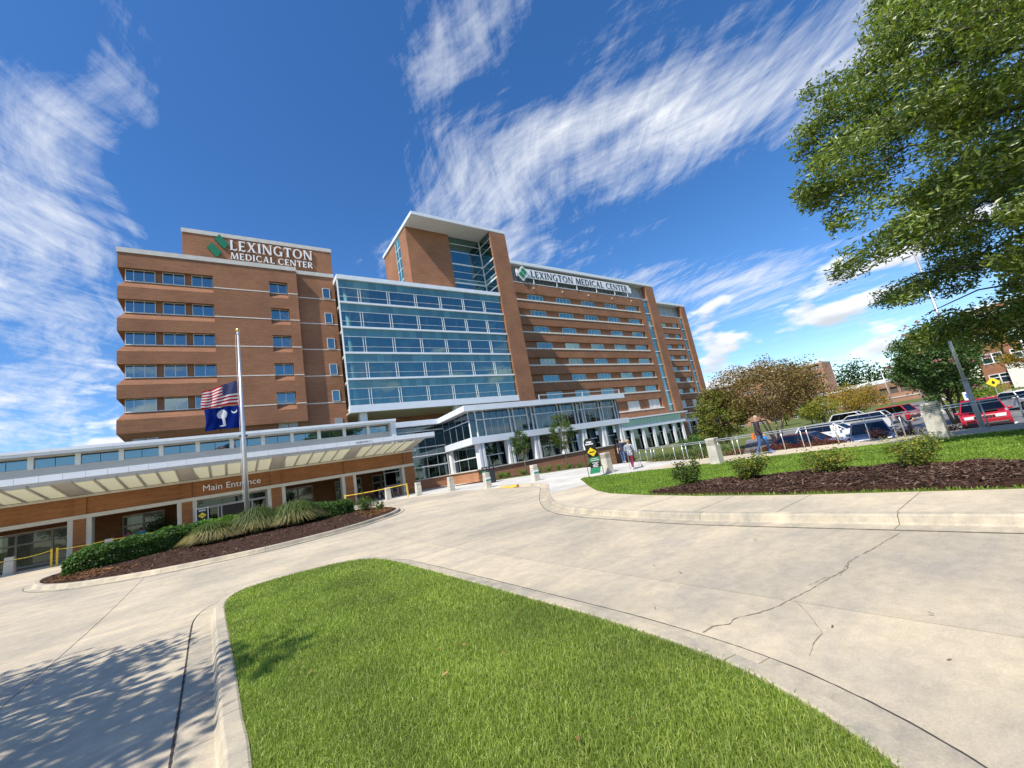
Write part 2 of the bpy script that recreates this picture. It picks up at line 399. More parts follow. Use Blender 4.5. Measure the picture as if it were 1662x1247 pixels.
def bx(name, parent, mat, x0, x1, y0, y1, z0, z1):
    """one box part; alike boxes share mesh data"""
    key = (name, mat, round(x1 - x0, 3), round(y1 - y0, 3), round(z1 - z0, 3))
    if key not in _bc:
        a, b, c = (x1 - x0) / 2, (y1 - y0) / 2, (z1 - z0) / 2
        _bc[key] = mk(name, boxv(-a, a, -b, b, -c, c), BOXF, mat)
    return link(name, _bc[key], parent, ((x0 + x1) / 2, (y0 + y1) / 2, (z0 + z1) / 2))
class MB:
    """collects solids that make up one part"""
    def __init__(s): s.v = []; s.f = []; s.m = []
    def add(s, v, f, mi=0):
        o = len(s.v); s.v += [tuple(q) for q in v]; s.f += [tuple(i + o for i in q) for q in f]; s.m += [mi] * len(f); return s
    def box(s, x0, x1, y0, y1, z0, z1, mi=0): return s.add(boxv(x0, x1, y0, y1, z0, z1), BOXF, mi)
    def prism_x(s, prof, x0, x1, mi=0):
        """profile of (y, z) points extruded along x"""
        n = len(prof); v = [(x0, y, z) for y, z in prof] + [(x1, y, z) for y, z in prof]
        f = [tuple(range(n))[::-1], tuple(range(n, 2 * n))] + [(i, (i + 1) % n, n + (i + 1) % n, n + i) for i in range(n)]
        return s.add(v, f, mi)
    def prism_y(s, prof, y0, y1, mi=0):
        n = len(prof); v = [(x, y0, z) for x, z in prof] + [(x, y1, z) for x, z in prof]
        f = [tuple(range(n)), tuple(range(n, 2 * n))[::-1]] + [((i + 1) % n, i, n + i, n + (i + 1) % n) for i in range(n)]
        return s.add(v, f, mi)
    def tube(s, pts, rad, n=8, mi=0, caps=True):
        pts = [Vector(p) for p in pts]; rad = rad if isinstance(rad, (list, tuple)) else [rad] * len(pts)
        v = []; f = []
        for i, p in enumerate(pts):
            t = (pts[min(i + 1, len(pts) - 1)] - pts[max(i - 1, 0)]).normalized()
            a = t.orthogonal().normalized() if i == 0 else (a - t * a.dot(t)).normalized()
            b = t.cross(a)
            for k in range(n):
                w = 2 * math.pi * k / n; v.append(p + (a * math.cos(w) + b * math.sin(w)) * rad[i])
        for i in range(len(pts) - 1):
            for k in range(n): f.append((i * n + k, i * n + (k + 1) % n, (i + 1) * n + (k + 1) % n, (i + 1) * n + k))
        if caps: f += [tuple(range(n))[::-1], tuple(range((len(pts) - 1) * n, len(pts) * n))]
        return s.add(v, f, mi)
    def lathe(s, prof, c=(0, 0, 0), n=16, mi=0):
        v = []; f = []
        for r, z in prof:
            for k in range(n): w = 2 * math.pi * k / n; v.append((c[0] + r * math.cos(w), c[1] + r * math.sin(w), c[2] + z))
        for i in range(len(prof) - 1):
            for k in range(n): f.append((i * n + k, i * n + (k + 1) % n, (i + 1) * n + (k + 1) % n, (i + 1) * n + k))
        f += [tuple(range(n))[::-1], tuple(range((len(prof) - 1) * n, len(prof) * n))]
        return s.add(v, f, mi)
    def obj(s, name, mat, parent=None, loc=None, smooth=False, bevel=0):
        """loc: origin of the mesh; verts are given in the parent's (or world) coordinates"""
        c = Vector(loc) if loc is not None else Vector(np.array(s.v).mean(0))
        me = mk(name, [Vector(q) - c for q in s.v], s.f, mat, smooth)
        if isinstance(mat, (list, tuple)): me.polygons.foreach_set('material_index', s.m)
        o = link(name, me, parent, c)
        if bevel:
            md = o.modifiers.new('bevel', 'BEVEL'); md.width = bevel; md.segments = 2; md.limit_method = 'ANGLE'; md.angle_limit = R_(35)
        return o
def copy_tree(o, parent=None):
    c = o.copy(); COL.objects.link(c); c.parent = parent
    WL[c.name] = WL[o.name].copy()
    for ch in [k for k in o.children]: copy_tree(ch, c)
    return c
def catmull(pts, n=6, closed=False):
    P = [np.array(p, float) for p in pts]; o = []
    N = len(P); rng = range(N if closed else N - 1)
    for i in rng:
        p0 = P[(i - 1) % N] if closed or i > 0 else P[0] * 2 - P[1]
        p1, p2 = P[i], P[(i + 1) % N]
        p3 = P[(i + 2) % N] if closed or i + 2 < N else p2 * 2 - p1
        for k in range(n):
            t = k / n; o.append(.5 * ((2 * p1) + (p2 - p0) * t + (2 * p0 - 5 * p1 + 4 * p2 - p3) * t * t + (3 * p1 - p0 - 3 * p2 + p3) * t ** 3))
    if not closed: o.append(P[-1])
    return [tuple(q) for q in o]
def resample(path, step):
    P = np.array(path, float); d = np.r_[0, np.cumsum(np.linalg.norm(np.diff(P, axis=0), axis=1))]
    n = max(2, int(round(d[-1] / step)) + 1); s = np.linspace(0, d[-1], n)
    return np.c_[np.interp(s, d, P[:, 0]), np.interp(s, d, P[:, 1])]
def normals2(P):
    t = np.gradient(P, axis=0); t /= np.linalg.norm(t, axis=1)[:, None]; return np.c_[t[:, 1], -t[:, 0]]
def sweep_mesh(name, P, Nn, prof, mat, zf=H, close_prof=True):
    """profile [(offset, dz)] swept along P with side normals Nn; solid"""
    k = len(prof); V = []; Fs = []
    for (x, y), (nx, ny) in zip(P, Nn):
        h = float(zf(x, y))
        for o, dz in prof: V.append((x + nx * o, y + ny * o, h + dz))
    m_ = len(P)
    for i in range(m_ - 1):
        for j in range(k if close_prof else k - 1):
            a = i * k + j; b = i * k + (j + 1) % k; Fs.append((a, b, b + k, a + k))
    if close_prof: Fs += [tuple(range(k))[::-1], tuple(range((m_ - 1) * k, m_ * k))]
    c = np.mean(V, axis=0)
    return mk(name, np.array(V) - c, Fs, mat), c
def slab(name, poly, zf, mat, thick=.3, step=1.0, parent=None, label=None):
    """polygon draped over a height function, with a skirt"""
    bm = bmesh.new(); vs = [bm.verts.new((x, y, 0)) for x, y in poly]; f = bm.faces.new(vs); f.normal_update()
    if f.normal.z < 0: f.normal_flip()
    bmesh.ops.triangulate(bm, faces=bm.faces[:])
    xs = [p[0] for p in poly]; ys = [p[1] for p in poly]
    for ax, lo, hi in ((0, min(xs), max(xs)), (1, min(ys), max(ys))):
        n = int((hi - lo) / step)
        for i in range(1, n + 1):
            co = [0, 0, 0]; co[ax] = lo + (hi - lo) * i / (n + 1); no = [0, 0, 0]; no[ax] = 1
            bmesh.ops.bisect_plane(bm, geom=bm.verts[:] + bm.edges[:] + bm.faces[:], plane_co=co, plane_no=no)
    bmesh.ops.remove_doubles(bm, verts=bm.verts[:], dist=1e-4)
    for v in bm.verts: v.co.z = float(zf(v.co.x, v.co.y))
    if thick:
        be = [e for e in bm.edges if e.is_boundary]
        r = bmesh.ops.extrude_edge_only(bm, edges=be)
        for g in r['geom']:
            if isinstance(g, bmesh.types.BMVert): g.co.z -= thick
    c = Vector((sum(xs) / len(xs), sum(ys) / len(ys), float(zf(sum(xs) / len(xs), sum(ys) / len(ys)))))
    bmesh.ops.translate(bm, verts=bm.verts[:], vec=-c)
    me = bpy.data.meshes.new(name); bm.to_mesh(me); bm.free(); me.materials.append(MATS[mat])
    return link(name, me, parent, c)
def inpoly(px, py, poly):
    px = np.asarray(px); py = np.asarray(py); r = np.zeros(px.shape, bool); n = len(poly)
    for i in range(n):
        x0, y0 = poly[i]; x1, y1 = poly[(i + 1) % n]
        if y0 == y1: continue
        c = ((y0 > py) != (y1 > py)) & (px < (x1 - x0) * (py - y0) / (y1 - y0) + x0); r ^= c
    return r
# ================================================================== THE SETTING
def struct(o): return tag(o, kind='structure')
# --- terrain sheet to the horizon
gx = np.unique(np.r_[-4000, -1500, -600, -250, -120, np.arange(-60, 130, 2.0), 160, 220, 300, 450, 700, 1500, 4000])
gy = np.unique(np.r_[-4000, -1500, -600, -250, -120, np.arange(-60, 110, 2.0), 140, 200, 300, 450, 700, 1500, 4000])
GX, GY = np.meshgrid(gx, gy)
V = np.c_[GX.ravel(), GY.ravel(), (H(GX, GY) - .16).ravel()]
nx = len(gx); idx = np.arange(len(gy) - 1)[:, None] * nx + np.arange(nx - 1)[None]
Fs = np.stack([idx, idx + 1, idx + 1 + nx, idx + nx], -1).reshape(-1, 4)
struct(link('ground', npmesh('ground', V, Fs, 'ground_far')))

# --- concrete drive: a dark bed and panels with open joints
road = struct(slab('road', [(-45, -30), (19, -30), (19, 42), (-45, 42)], lambda x, y: H(x, y) - .05, 'joint', .1, 2.0))
XC = [-42.8, -36.05, -29.3, -22.55, -15.8, -9.05, -2.3, 4.45, 11.2, 17.95]
YC = [-28.95, -21.2, -13.45, -5.7, 2.05, 9.8, 17.55, 25.3, 33.05, 40.8]
for i in range(len(XC) - 1):
    j = 0
    while j < len(YC) - 1:
        y0, y1 = YC[j], YC[j + 1]
        if -3 < XC[i] < 12 and j == 3: y1 = YC[5]; j += 1      # one long panel that has cracked across
        x0, x1 = XC[i] + .008, XC[i + 1] - .008
        slab('concrete_panel', [(x0, y0 + .008), (x1, y0 + .008), (x1, y1 - .008), (x0, y1 - .008)], H, 'concrete_road', .06, 2.2, road)
        j += 1
def ribbon(name, path, width, mat, dz, seed=0, parent=None, jag=.4, lim=9.):
    rg = np.random.RandomState(seed); P = resample(path, .05); Nn = normals2(P)
    w = width * (1 + jag * rg.uniform(-1, 1, len(P))); off = np.cumsum(rg.normal(0, .35, len(P))) * width * .5; off -= np.linspace(off[0], off[-1], len(P)); off = np.clip(off, -lim, lim) + rg.normal(0, width * .35 * (jag > .8), len(P))
    A = P + Nn * (off - w / 2)[:, None]; B = P + Nn * (off + w / 2)[:, None]
    h = H(P[:, 0], P[:, 1]) + dz; V = np.r_[np.c_[A, h], np.c_[B, h]]; n = len(P); i = np.arange(n - 1)
    c = V.mean(0)
    return link(name, npmesh(name, V - c, np.stack([i, i + n, i + n + 1, i + 1], -1)[:, ::-1], mat), parent, c)
ribbon('crack', [(7.42, 1.84), (6.76, 1.93), (6.35, 1.98), (5.8, 2.06), (5.54, 2.0), (5.14, 2.07), (4.84, 2.1), (4.5, 2.16), (4.29, 2.2), (4.06, 2.28), (3.83, 2.42), (3.72, 2.38), (3.6, 2.5), (3.45, 2.5)], .011, 'crack', .004, 1, road, .9)
ribbon('crack', [(4.46, 2.12), (4.25, 1.95), (4.1, 1.85), (3.9, 1.72), (3.72, 1.72), (3.5, 1.68)], .005, 'crack', .004, 2, road, .9)
ribbon('crack', [(5.7, 2.05), (5.3, 2.0), (5.2, 2.1), (4.9, 2.16)], .004, 'crack', .0045, 5, road, .9)

# --- kerbs with gutter pans, poured in lengths
def kerb(name, path, side, label, gutter=.29, piece=3.05, top=.16, mat='concrete_kerb', mat_path_step=.2, hh=.14):
    """path: back edge of the kerb top; side +1/-1: to which side of the path the gutter lies"""
    root = link(name, None, None, (path[0][0], path[0][1], float(H(*path[0])))); struct(root)
    P = resample(path, mat_path_step); Nn = normals2(P) * side
    prof = [(0, -.12), (0, hh), (.018, hh + .008), (top - .03, hh + .004), (top - .006, hh - .02), (top + .022, .03), (top + .035, .012), (top + gutter, .012), (top + gutter, -.1)]
    per = max(2, int(piece / mat_path_step)); i = 0
    while i < len(P) - 1:
        j = min(i + per, len(P) - 1)
        if len(P) - 1 - j < per // 3: j = len(P) - 1
        q = P[i:j + 1].copy(); nn = Nn[i:j + 1]
        d0 = (q[1] - q[0]) / np.linalg.norm(q[1] - q[0]); d1 = (q[-1] - q[-2]) / np.linalg.norm(q[-1] - q[-2])
        q[0] += d0 * .005; q[-1] -= d1 * .005
        me, c = sweep_mesh('kerb_length', q, nn, prof, mat); link('kerb_length', me, root, c); i = j
    gp = P + Nn * (top + gutter + .016)
    ribbon('gutter_joint', [tuple(q) for q in gp], .020, 'joint', .005, 7, root, .3, .003)
    return root

# island the camera stands on
ISL = [(-.05, -1.2), (.03, .5), (.07, 3.7), (.04, 4.6), (.01, 5.8), (-.04, 7.4), (-.1, 9.3), (-.1, 10.2), (.02, 10.85), (.3, 11.25), (.9, 11.42), (1.6, 11.35), (2.25, 11.1), (2.68, 10.6), (2.87, 9.9), (2.93, 8.5), (2.96, 6.0), (2.97, 4.4), (2.97, 3.2), (2.89, 2.1), (2.7, 1.4), (2.4, .85), (1.9, .3), (1.2, -.45), (.6, -1.1), (.2, -1.4)]
islp = catmull(ISL, 5, True)
kerb('island_kerb', islp + [islp[0]], -1, '')
Hl = lambda x, y: H(x, y) + .125
struct(slab('lawn_bed', islp, Hl, 'soil_grass', .25, .8))

# sidewalk east of the drive with its kerb
KER = [(7.62, -16), (7.62, -6), (7.62, -1), (7.60, 2), (7.62, 5.0), (7.90, 7.3), (8.25, 9.2), (8.75, 10.6), (9.7, 12.2), (11.05, 14.05), (12.75, 16.15), (13.7, 17.3), (14.05, 18.1), (14.15, 19.0), (14.0, 20.2), (13.85, 22.0)]
kp = catmull(KER, 6)
KB = [(x, y) for x, y in kp]
P_ = np.array(kp); N_ = normals2(P_)
kback = [tuple(q) for q in (P_ + N_ * .17)]        # back edge of the kerb top
kerb('drive_kerb', kback, -1, '', top=.17, gutter=.30)
wz = lambda x, y: H(x, y) + .02 + .115 * (1 - sst(19, 23, y))
tip = [q for q in kback if q[1] < 14.2]
struct(slab('sidewalk', tip + [(16.2, 14.1), (20.9, 13.2), (20.9, -16)], wz, 'concrete_walk', .25, 1.0))
tip2 = [q for q in kback if q[1] >= 14.2]
plz = [(16.2, 14.112)] + [tip[-1]] + tip2 + [(13.62, 23.3), (12.9, 26.6), (11.4, 29.2), (10.3, 32.4), (8, 33.4), (-6, 34.7), (-10, 35.0), (-44, 35.0), (-44, 50), (20.5, 50), (20.5, 33.5), (26, 33.2), (24.6, 23.0), (23.6, 19.5), (22.4, 17.4), (20.9, 13.212)]
plz = [(x, y) for i, (x, y) in enumerate(plz) if i == 0 or abs(x - plz[i-1][0]) + abs(y - plz[i-1][1]) > .02]
struct(slab('plaza', plz, wz, 'concrete_plaza', .25, 1.5))
bx_y = slab('kerb_paint', [(13.78, 20.1), (13.98, 20.2), (13.84, 22.0), (13.64, 22.0)], lambda x, y: H(x, y) + .15 * (1 - float(sst(20, 22, y))) + .028, 'kerb_yellow', .12, 1); struct(bx_y)
wj = struct(link('sidewalk_joints', None, None, (8.5, 4, .13)))
for yy in (-3.2, -1.4, .4, 2.0, 3.6, 5.2, 6.9, 8.6):
    x0 = float(np.interp(yy, [q[1] for q in kback], [q[0] for q in kback])) + .01
    MB().box(x0, x0 + 1.62, yy - .007, yy + .007, .1, .1372).obj('joint', 'crack', wj)

# lawn east of the sidewalk, mulch bed
LWN = [(9.32, -12), (9.32, 1.5), (9.38, 4.0), (9.65, 6.25), (10.12, 8.2), (10.72, 10.1), (11.5, 11.5), (12.7, 13.1), (14.2, 14.95), (15.0, 16.0), (15.5, 16.2), (16.0, 15.2), (16.8, 13.2), (17.25, 11.5), (17.6, 9.6), (18.0, 7.6), (18.2, 5.5), (18.25, 3.3), (18.3, 0), (18.3, -12)]
lz = lambda x, y: H(x, y) + .145
struct(slab('lawn_bed', LWN, lz, 'soil_grass', .2, 1.0))
MUL = [(9.40, -11), (9.40, 1.5), (9.46, 4.0), (9.73, 6.25), (10.2, 8.15), (10.67, 8.3), (11.1, 7.8), (12.05, 7.3), (12.35, 6.6), (12.3, 5.6), (12.5, 5.1), (12.55, 3.4), (12.3, 2.0), (11.9, 1.0), (11.8, -2), (11.8, -11)]
def mz(x, y):
    d = min(math.hypot(x - a, y - b) for a, b in MUL[1:-1]); return float(H(x, y)) + .155 + .09 * min(1, d / .6)
mzf = lambda x, y: H(x, y) + .20
struct(slab('mulch_bed', MUL, mz, 'mulch', .2, .5))

# entrance island
EIS = [(-5.9, 23.3), (-5.2, 21.7), (-4.06, 20.3), (-2.03, 18.95), (.7, 18.25), (2.5, 18.35), (3.95, 18.7), (5.15, 19.3), (6.55, 20.4), (7.4, 21.9), (7.5, 23.8), (7.0, 25.6), (5.0, 27.2), (1.5, 28.6), (-2.5, 28.6), (-5.2, 27.2), (-6.1, 25.2)]
eip = catmull(EIS, 5, True)
eq = np.array(eip + [eip[0]]); en = -normals2(eq)
cen = np.array([1., 23.]); en *= np.sign(((eq - cen) * en).sum(1))[:, None]
kerb_in = [tuple(q) for q in eq - en * .18]
kerb('entrance_island_kerb', kerb_in, -1 if ((-normals2(eq)) * en).sum() > 0 else 1, '', gutter=.22)
def ez(x, y):
    d = np.min(np.hypot(np.array([q[0] for q in kerb_in]) - x, np.array([q[1] for q in kerb_in]) - y)); return float(H(x, y)) + .12 + .10 * min(1, d / 1.2)
struct(slab('entrance_island_bed', kerb_in[:-1], ez, 'mulch', .2, .9))

# parking lot
struct(slab('parking_lot', [(25.6, -30), (125, -30), (125, 26), (62, 30), (25.6, 13.2)], lambda x, y: H(x, y) + .0, 'asphalt', .2, 3.0))
pk = struct(link('parking_marks', None, None, (34, 5, -1.2)))
for yy in np.arange(-8, 16, 2.75):
    MB().box(33.5, 38.8, yy - .06, yy + .06, -1.25, -1.188).obj('line', 'white_paint', pk)
    MB().box(46.5, 51.8, yy - .06, yy + .06, -1.25, -1.188).obj('line', 'white_paint', pk)
struct(slab('hill_path', [(56, -1.5), (58.5, -2), (80, 6.3), (110, 7.5), (110, 9), (79, 8)], lambda x, y: H(x, y) + .02, 'concrete_walk', .1, 6))
struct(slab('verge', [(58, 4.8), (68, 3), (114, 6), (114, 11), (62, 8.8)], lambda x, y: H(x, y) + .012, 'ground_far', .1, 6))
struct(slab('far_road', [(60, 9), (125, 14), (200, 14), (200, 18), (120, 18), (60, 12.5)], lambda x, y: H(x, y) + .03, 'concrete_plaza', .1, 6))

# planting bed between the plaza and the pavilion
PBD = [(16.6, 33.7), (17.4, 29.6), (18.4, 28.2), (20.0, 26.8), (22.0, 25.6), (24.0, 24.9), (26.5, 26.0), (33, 30.5), (36, 33.7)]
struct(slab('pavilion_bed', PBD, lambda x, y: float(np.maximum(wz(x, y), H(x, y) + .02)) + .04, 'mulch', .3, 1.0))
struct(slab('pavilion_turf', [(17.45, 29.55), (18.42, 28.18), (20.0, 26.78), (22.0, 25.58), (24.0, 24.88), (24.6, 25.5), (22.4, 26.4), (20.5, 27.7), (19.0, 29.2), (18.2, 30.2)], lambda x, y: float(np.maximum(wz(x, y), H(x, y) + .02)) + .055, 'soil_grass', .3, 1.0))
# ================================================================== BUILDINGS
def window(parent, x0, x1, yg, z0, z1, mulls=(), glass='glass_window', frame='mullion', fr=.06, depth=.07, panes=True, transom=None, split=True, blind=None):
    """window unit facing -Y: frame with mullions, one pane per light"""
    c = ((x0 + x1) / 2, yg, z0)
    w = group_empty('window', parent, c)
    b = MB(); y0, y1 = yg - depth, yg + .03
    b.box(x0, x1, y0, y1, z0, z0 + fr).box(x0, x1, y0, y1, z1 - fr, z1).box(x0, x0 + fr, y0, y1, z0 + fr, z1 - fr).box(x1 - fr, x1, y0, y1, z0 + fr, z1 - fr)
    for mx_ in mulls: b.box(mx_ - fr / 2, mx_ + fr / 2, y0, y1, z0 + fr, z1 - fr)
    if transom: b.box(x0 + fr, x1 - fr, y0 + .012, y1, transom - fr / 2, transom + fr / 2)
    b.obj('frame', frame, w)
    ed = [x0 + fr / 2] + list(mulls) + [x1 - fr / 2]
    if not split: ed = [ed[0], ed[-1]]
    for a, e in zip(ed[:-1], ed[1:]): bx('pane', w, glass, a, e, yg, yg + .02, z0 + fr / 2, z1 - fr / 2)
    if blind:
        for a, e in zip(ed[:-1], ed[1:]): bx('blind', w, 'blind', a + .05, e - .05, yg - .012, yg - .002, z0 + fr + (z1 - z0) * (1 - blind), z1 - fr)
    return w

# ---------------------------------------------------------------- 1. left brick wing
LW = thing('brick_wing', 'seven-storey brick hospital wing with banded windows and white rooftop lettering', 'building', (0, 70, .4))
YF, YW = 64.3, 64.9
b = MB(); b.box(-9.62, 9.9, YW + .05, 88, -1, 36.2); b.box(9.7, 15.6, 65.3, 88, -1, 36.3); b.obj('wall', 'brick', LW)
PIT = 4.27
sills = [32.5 - PIT * k for k in range(5)]
hd = 1.66
# projecting spandrel bands with sloped sills (front and return on the left side)
def band(x0, x1, zt_in, zt_out, zb_out, zb_in, name='spandrel_band', left=True):
    b = MB(); b.prism_x([(YW + .04, zt_in), (YF, zt_out), (YF, zb_out), (YW + .04, zb_in)], x0, x1)
    if left:
        b.prism_y([(-9.61, zt_in), (-10.21, zt_out), (-10.21, zb_out), (-9.61, zb_in)][::-1], YW + .05, 86)
        # mitred corner block
        v = [(-9.61, YW + .04, zt_in), (x0, YW + .04, zt_in - .0), (-10.21, YF, zt_out), (-10.21, YF, zb_out), (-9.61, YW + .04, zb_in)]
    return b.obj(name, 'brick', LW)
def hip_band(x1, zt_in, zt_out, zb_out, zb_in):
    """band along the front with a mitred return down the left side"""
    xi, xo, yi, yo, yb = -9.61, -10.21, YW + .04, YF, 86
    P = [(x1, yi, zt_in), (x1, yo, zt_out), (x1, yo, zb_out), (x1, yi, zb_in),
         (xi, yi, zt_in), (xo, yo, zt_out), (xo, yo, zb_out), (xi, yi, zb_in),
         (xi, yb, zt_in), (xo, yb, zt_out), (xo, yb, zb_out), (xi, yb, zb_in)]
    f = [(0, 1, 2, 3), (0, 4, 5, 1), (1, 5, 6, 2), (2, 6, 7, 3), (4, 8, 9, 5), (5, 9, 10, 6), (6, 10, 11, 7), (8, 11, 10, 9), (0, 3, 7, 4), (4, 7, 11, 8)]
    return MB().add(P, [q[::-1] for q in f]).obj('spandrel_band', 'brick', LW)
XB = -.52
hip_band(XB, 36.2, 36.2, 34.12, 34.2)
for k in range(4): hip_band(XB, sills[k], sills[k] - .98, sills[k] - 2.65, sills[k] - 2.6)
hip_band(XB, sills[4], sills[4] - .98, 12.8, 11.95)
# flush wall to the right of the bands, in strips round the single windows
b = MB(); b.box(XB + .003, 6.2, YF, YW + .045, 12.6, 36.2); b.box(8.65, 9.95, YF, YW + .045, 12.6, 36.2); b.obj('flush_wall', 'brick', LW)
zz_ = [36.2] + [s for s in sills] + [12.6]
for k in range(6):
    zt = 36.2 if k == 0 else sills[k - 1]; zb = sills[k] + hd if k < 5 else 12.6
    b = MB(); b.prism_x([(YW + .04, zt), (YF + (.0 if k == 0 else 0), zt if k == 0 else zt - .95), (YF, zb - .02), (YW + .04, zb)], 6.203, 8.647); b.obj('spandrel_panel', 'brick', LW)
rw = random.Random(4)
for k, s in enumerate(sills):
    for x0, x1, mu in ((-9.55, -6.65, (-8.75, -7.75)), (-5.93, -3.63, (-4.80,)), (-2.9, -.56, (-1.75,)), (6.25, 8.6, (7.42,))):
        window(LW, x0, x1, YW, s + .03, s + hd, mu)
    window(LW, 13.72, 14.82, 65.26, s + .02, s + 1.75, ())
    bx('sill', LW, 'sill_stone', -9.6, XB, YW - .16, YW + .03, s - .06, s + .028)
    bx('stripe', LW, 'sill_stone', XB + .01, 6.2, YF - .03, YF + .03, s - .2, s - .07); bx('stripe', LW, 'sill_stone', 8.65, 9.96, YF - .03, YF + .03, s - .2, s - .07)
    bx('stripe', LW, 'sill_stone', 9.97, 15.58, 65.27, 65.31, s - .2, s - .07)
    bx('sill', LW, 'sill_stone', 6.21, 8.64, YW - .14, YW + .03, s - .06, s + .028)
b = MB(); b.box(-10.3, 9.98, YF - .1, 88, 36.2, 36.85); b.box(9.981, 15.62, 65.15, 88, 36.3, 36.9); b.obj('coping', 'coping', LW)
b = MB(); b.box(-4.1, 16.7, 70, 86, 36.8, 43.75); b.obj('penthouse', 'brick', LW)
b = MB(); b.box(-4.2, 16.8, 69.9, 86.1, 43.75, 44.4); b.obj('penthouse_coping', 'coping', LW)
for x0, x1 in ((-8.9, -6.55), (6.25, 8.65)):
    lv = group_empty('louvre', LW, ((x0 + x1) / 2, YW, 11.9))
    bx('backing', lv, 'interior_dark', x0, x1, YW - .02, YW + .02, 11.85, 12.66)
    for k in range(5): bx('slat', lv, 'white_paint', x0, (x0 + x1) / 2 - .04, YW - .08, YW - .025, 11.9 + k * .16, 11.97 + k * .16); bx('slat', lv, 'white_paint', (x0 + x1) / 2 + .04, x1, YW - .08, YW - .025, 11.9 + k * .16, 11.97 + k * .16)
lv = group_empty('louvre', LW, (14.3, 65.26, 11.9)); bx('backing', lv, 'louvre' if 'louvre' in MATS else 'louver', 13.7, 14.85, 65.2, 65.29, 11.9, 12.8)

# ---------------------------------------------------------------- 2. glass wing
GW = thing('glass_wing', 'five-storey teal glass curtain wall wing between brick wing and brick pier', 'building', (31, 68, .4))
GX0, GX1, GY_ = 15.66, 47.0, 63.0
slz = [35.1, 31.0, 26.77, 22.52, 18.27, 14.0]
ncol = 26; pw = (GX1 - GX0) / ncol
pairs = [18.8, 23.6, 28.5, 33.3, 38.1, 42.82]
for k in range(5):
    zt, zb = slz[k], slz[k + 1]
    ft, rl = zt - 1.52, zb + 1.08
    for i in range(ncol):
        xa, xb_ = GX0 + i * pw + .012, GX0 + (i + 1) * pw - .012
        bx('spandrel_pane', GW, 'glass_spandrel', xa, xb_, GY_, GY_ + .03, ft + .05, zt - .12)
        bx('vision_pane', GW, 'glass_vision', xa, xb_, GY_, GY_ + .03, rl + .04, ft - .05)
        bx('sill_pane', GW, 'glass_vision', xa, xb_, GY_, GY_ + .03, zb + .16, rl - .04)
    b = MB(); b.box(GX0, GX1, GY_ - .08, GY_ + .05, ft - .026, ft + .026); b.box(GX0, GX1, GY_ - .06, GY_ + .05, rl - .019, rl + .019)
    for p in pairs:
        for s_ in (-.19, .19): b.box(p + s_ - .025, p + s_ + .025, GY_ - .1, GY_ + .052, zb + .1, ft - .038)
    b.obj('mullions', 'mullion', GW)
    b = MB()
    for i in range(ncol + 1): xx = GX0 + i * pw; b.box(xx - .014, xx + .014, GY_ - .006, GY_ + .045, zb + .15, zt - .1)
    b.obj('pane_joints', 'interior_dark', GW)
    if k < 4: bx('floor_band', GW, 'white_fascia', GX0 - .12, GX1 + .02, GY_ - .3, GY_ + .1, zb - .16, zb + .14)
    bx('floor_slab', GW, 'interior_wall', GX0 + .1, GX1 - .1, GY_ + .25, 70.5, zb - .35, zb)
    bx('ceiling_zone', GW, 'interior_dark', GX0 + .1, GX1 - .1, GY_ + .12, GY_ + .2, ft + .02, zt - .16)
bx('back_wall', GW, 'interior_wall', GX0, GX1, 70.5, 71, 13, 35)
for xx in (17.1, 30.6, 36.6, 45.4):
    b = MB(); b.tube([(xx, 64.6, 13.7), (xx, 64.6, 34.6)], .38, 12); b.obj('column', 'white_paint', GW, smooth=True)
for k in range(5):     # pale patches of blinds and furniture by the glass
    for xx in (20.2, 25.5, 44.5):
        bx('curtain', GW, 'blind', xx - .5, xx + .4 + .3 * k % 1, 63.7, 63.75, slz[k + 1] + .2, slz[k] - 1.8)
bx('coping', GW, 'white_fascia', GX0 - .2, GX1 + .02, GY_ - .35, 71, 34.98, 35.7)
bx('base_fascia', GW, 'white_fascia', GX0 - .2, GX1 + .1, GY_ - .35, GY_ + .4, 13.0, 14.12)
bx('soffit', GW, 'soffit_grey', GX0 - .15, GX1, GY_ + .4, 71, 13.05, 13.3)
bx('end_trim', GW, 'white_fascia', GX0 - .14, GX0, GY_ - .12, GY_ + .3, 13.9, 35)
b = MB(); b.box(GX0 + .5, GX1, 70.6, 84, -1, 13.1); b.obj('lower_wall', 'brick', GW)
for xx in (17.6, 33.9): bx('soffit_column', GW, 'white_fascia', xx - .55, xx + .55, 63.6, 64.7, -1, 13.06)

# ---------------------------------------------------------------- 3. brick stair tower
TW = thing('brick_tower', 'tall brick tower with glass corner under broad white overhanging roof slab', 'tower', (40, 70, .4))
b = MB(); b.box(30.0, 39.2, 66.45, 70.0, 35.6, 49.65); b.box(30.0, 39.2, 72.7, 79.4, 35.6, 49.65); b.box(30.6, 39.2, 70, 72.7, 35.6, 49.65); b.obj('wall', 'brick', TW)
b = MB(); b.box(47.05, 51.0, 62.5, 78, -1.5, 49.6); b.obj('pier', 'brick', TW)
b = MB(); b.box(29.75, 51.05, 62.45, 79.6, 49.78, 50.4); b.obj('roof_slab', 'white_fascia', TW)
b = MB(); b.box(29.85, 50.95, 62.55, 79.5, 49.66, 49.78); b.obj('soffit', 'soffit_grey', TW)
tz = [35.7, 37.4, 39.2, 40.1, 41.7, 43.45, 46.3, 48.1, 49.64]
tx = np.linspace(39.23, 47.0, 6)
for i in range(5):
    for a, e in zip(tz[:-1], tz[1:]): bx('pane', TW, 'glass_vision' if e - a > 1.2 else 'glass_spandrel', tx[i] + .01, tx[i + 1] - .01, 67.0, 67.03, a + .02, e - .02)
ty = [63.0, 64.3, 65.65, 66.95]
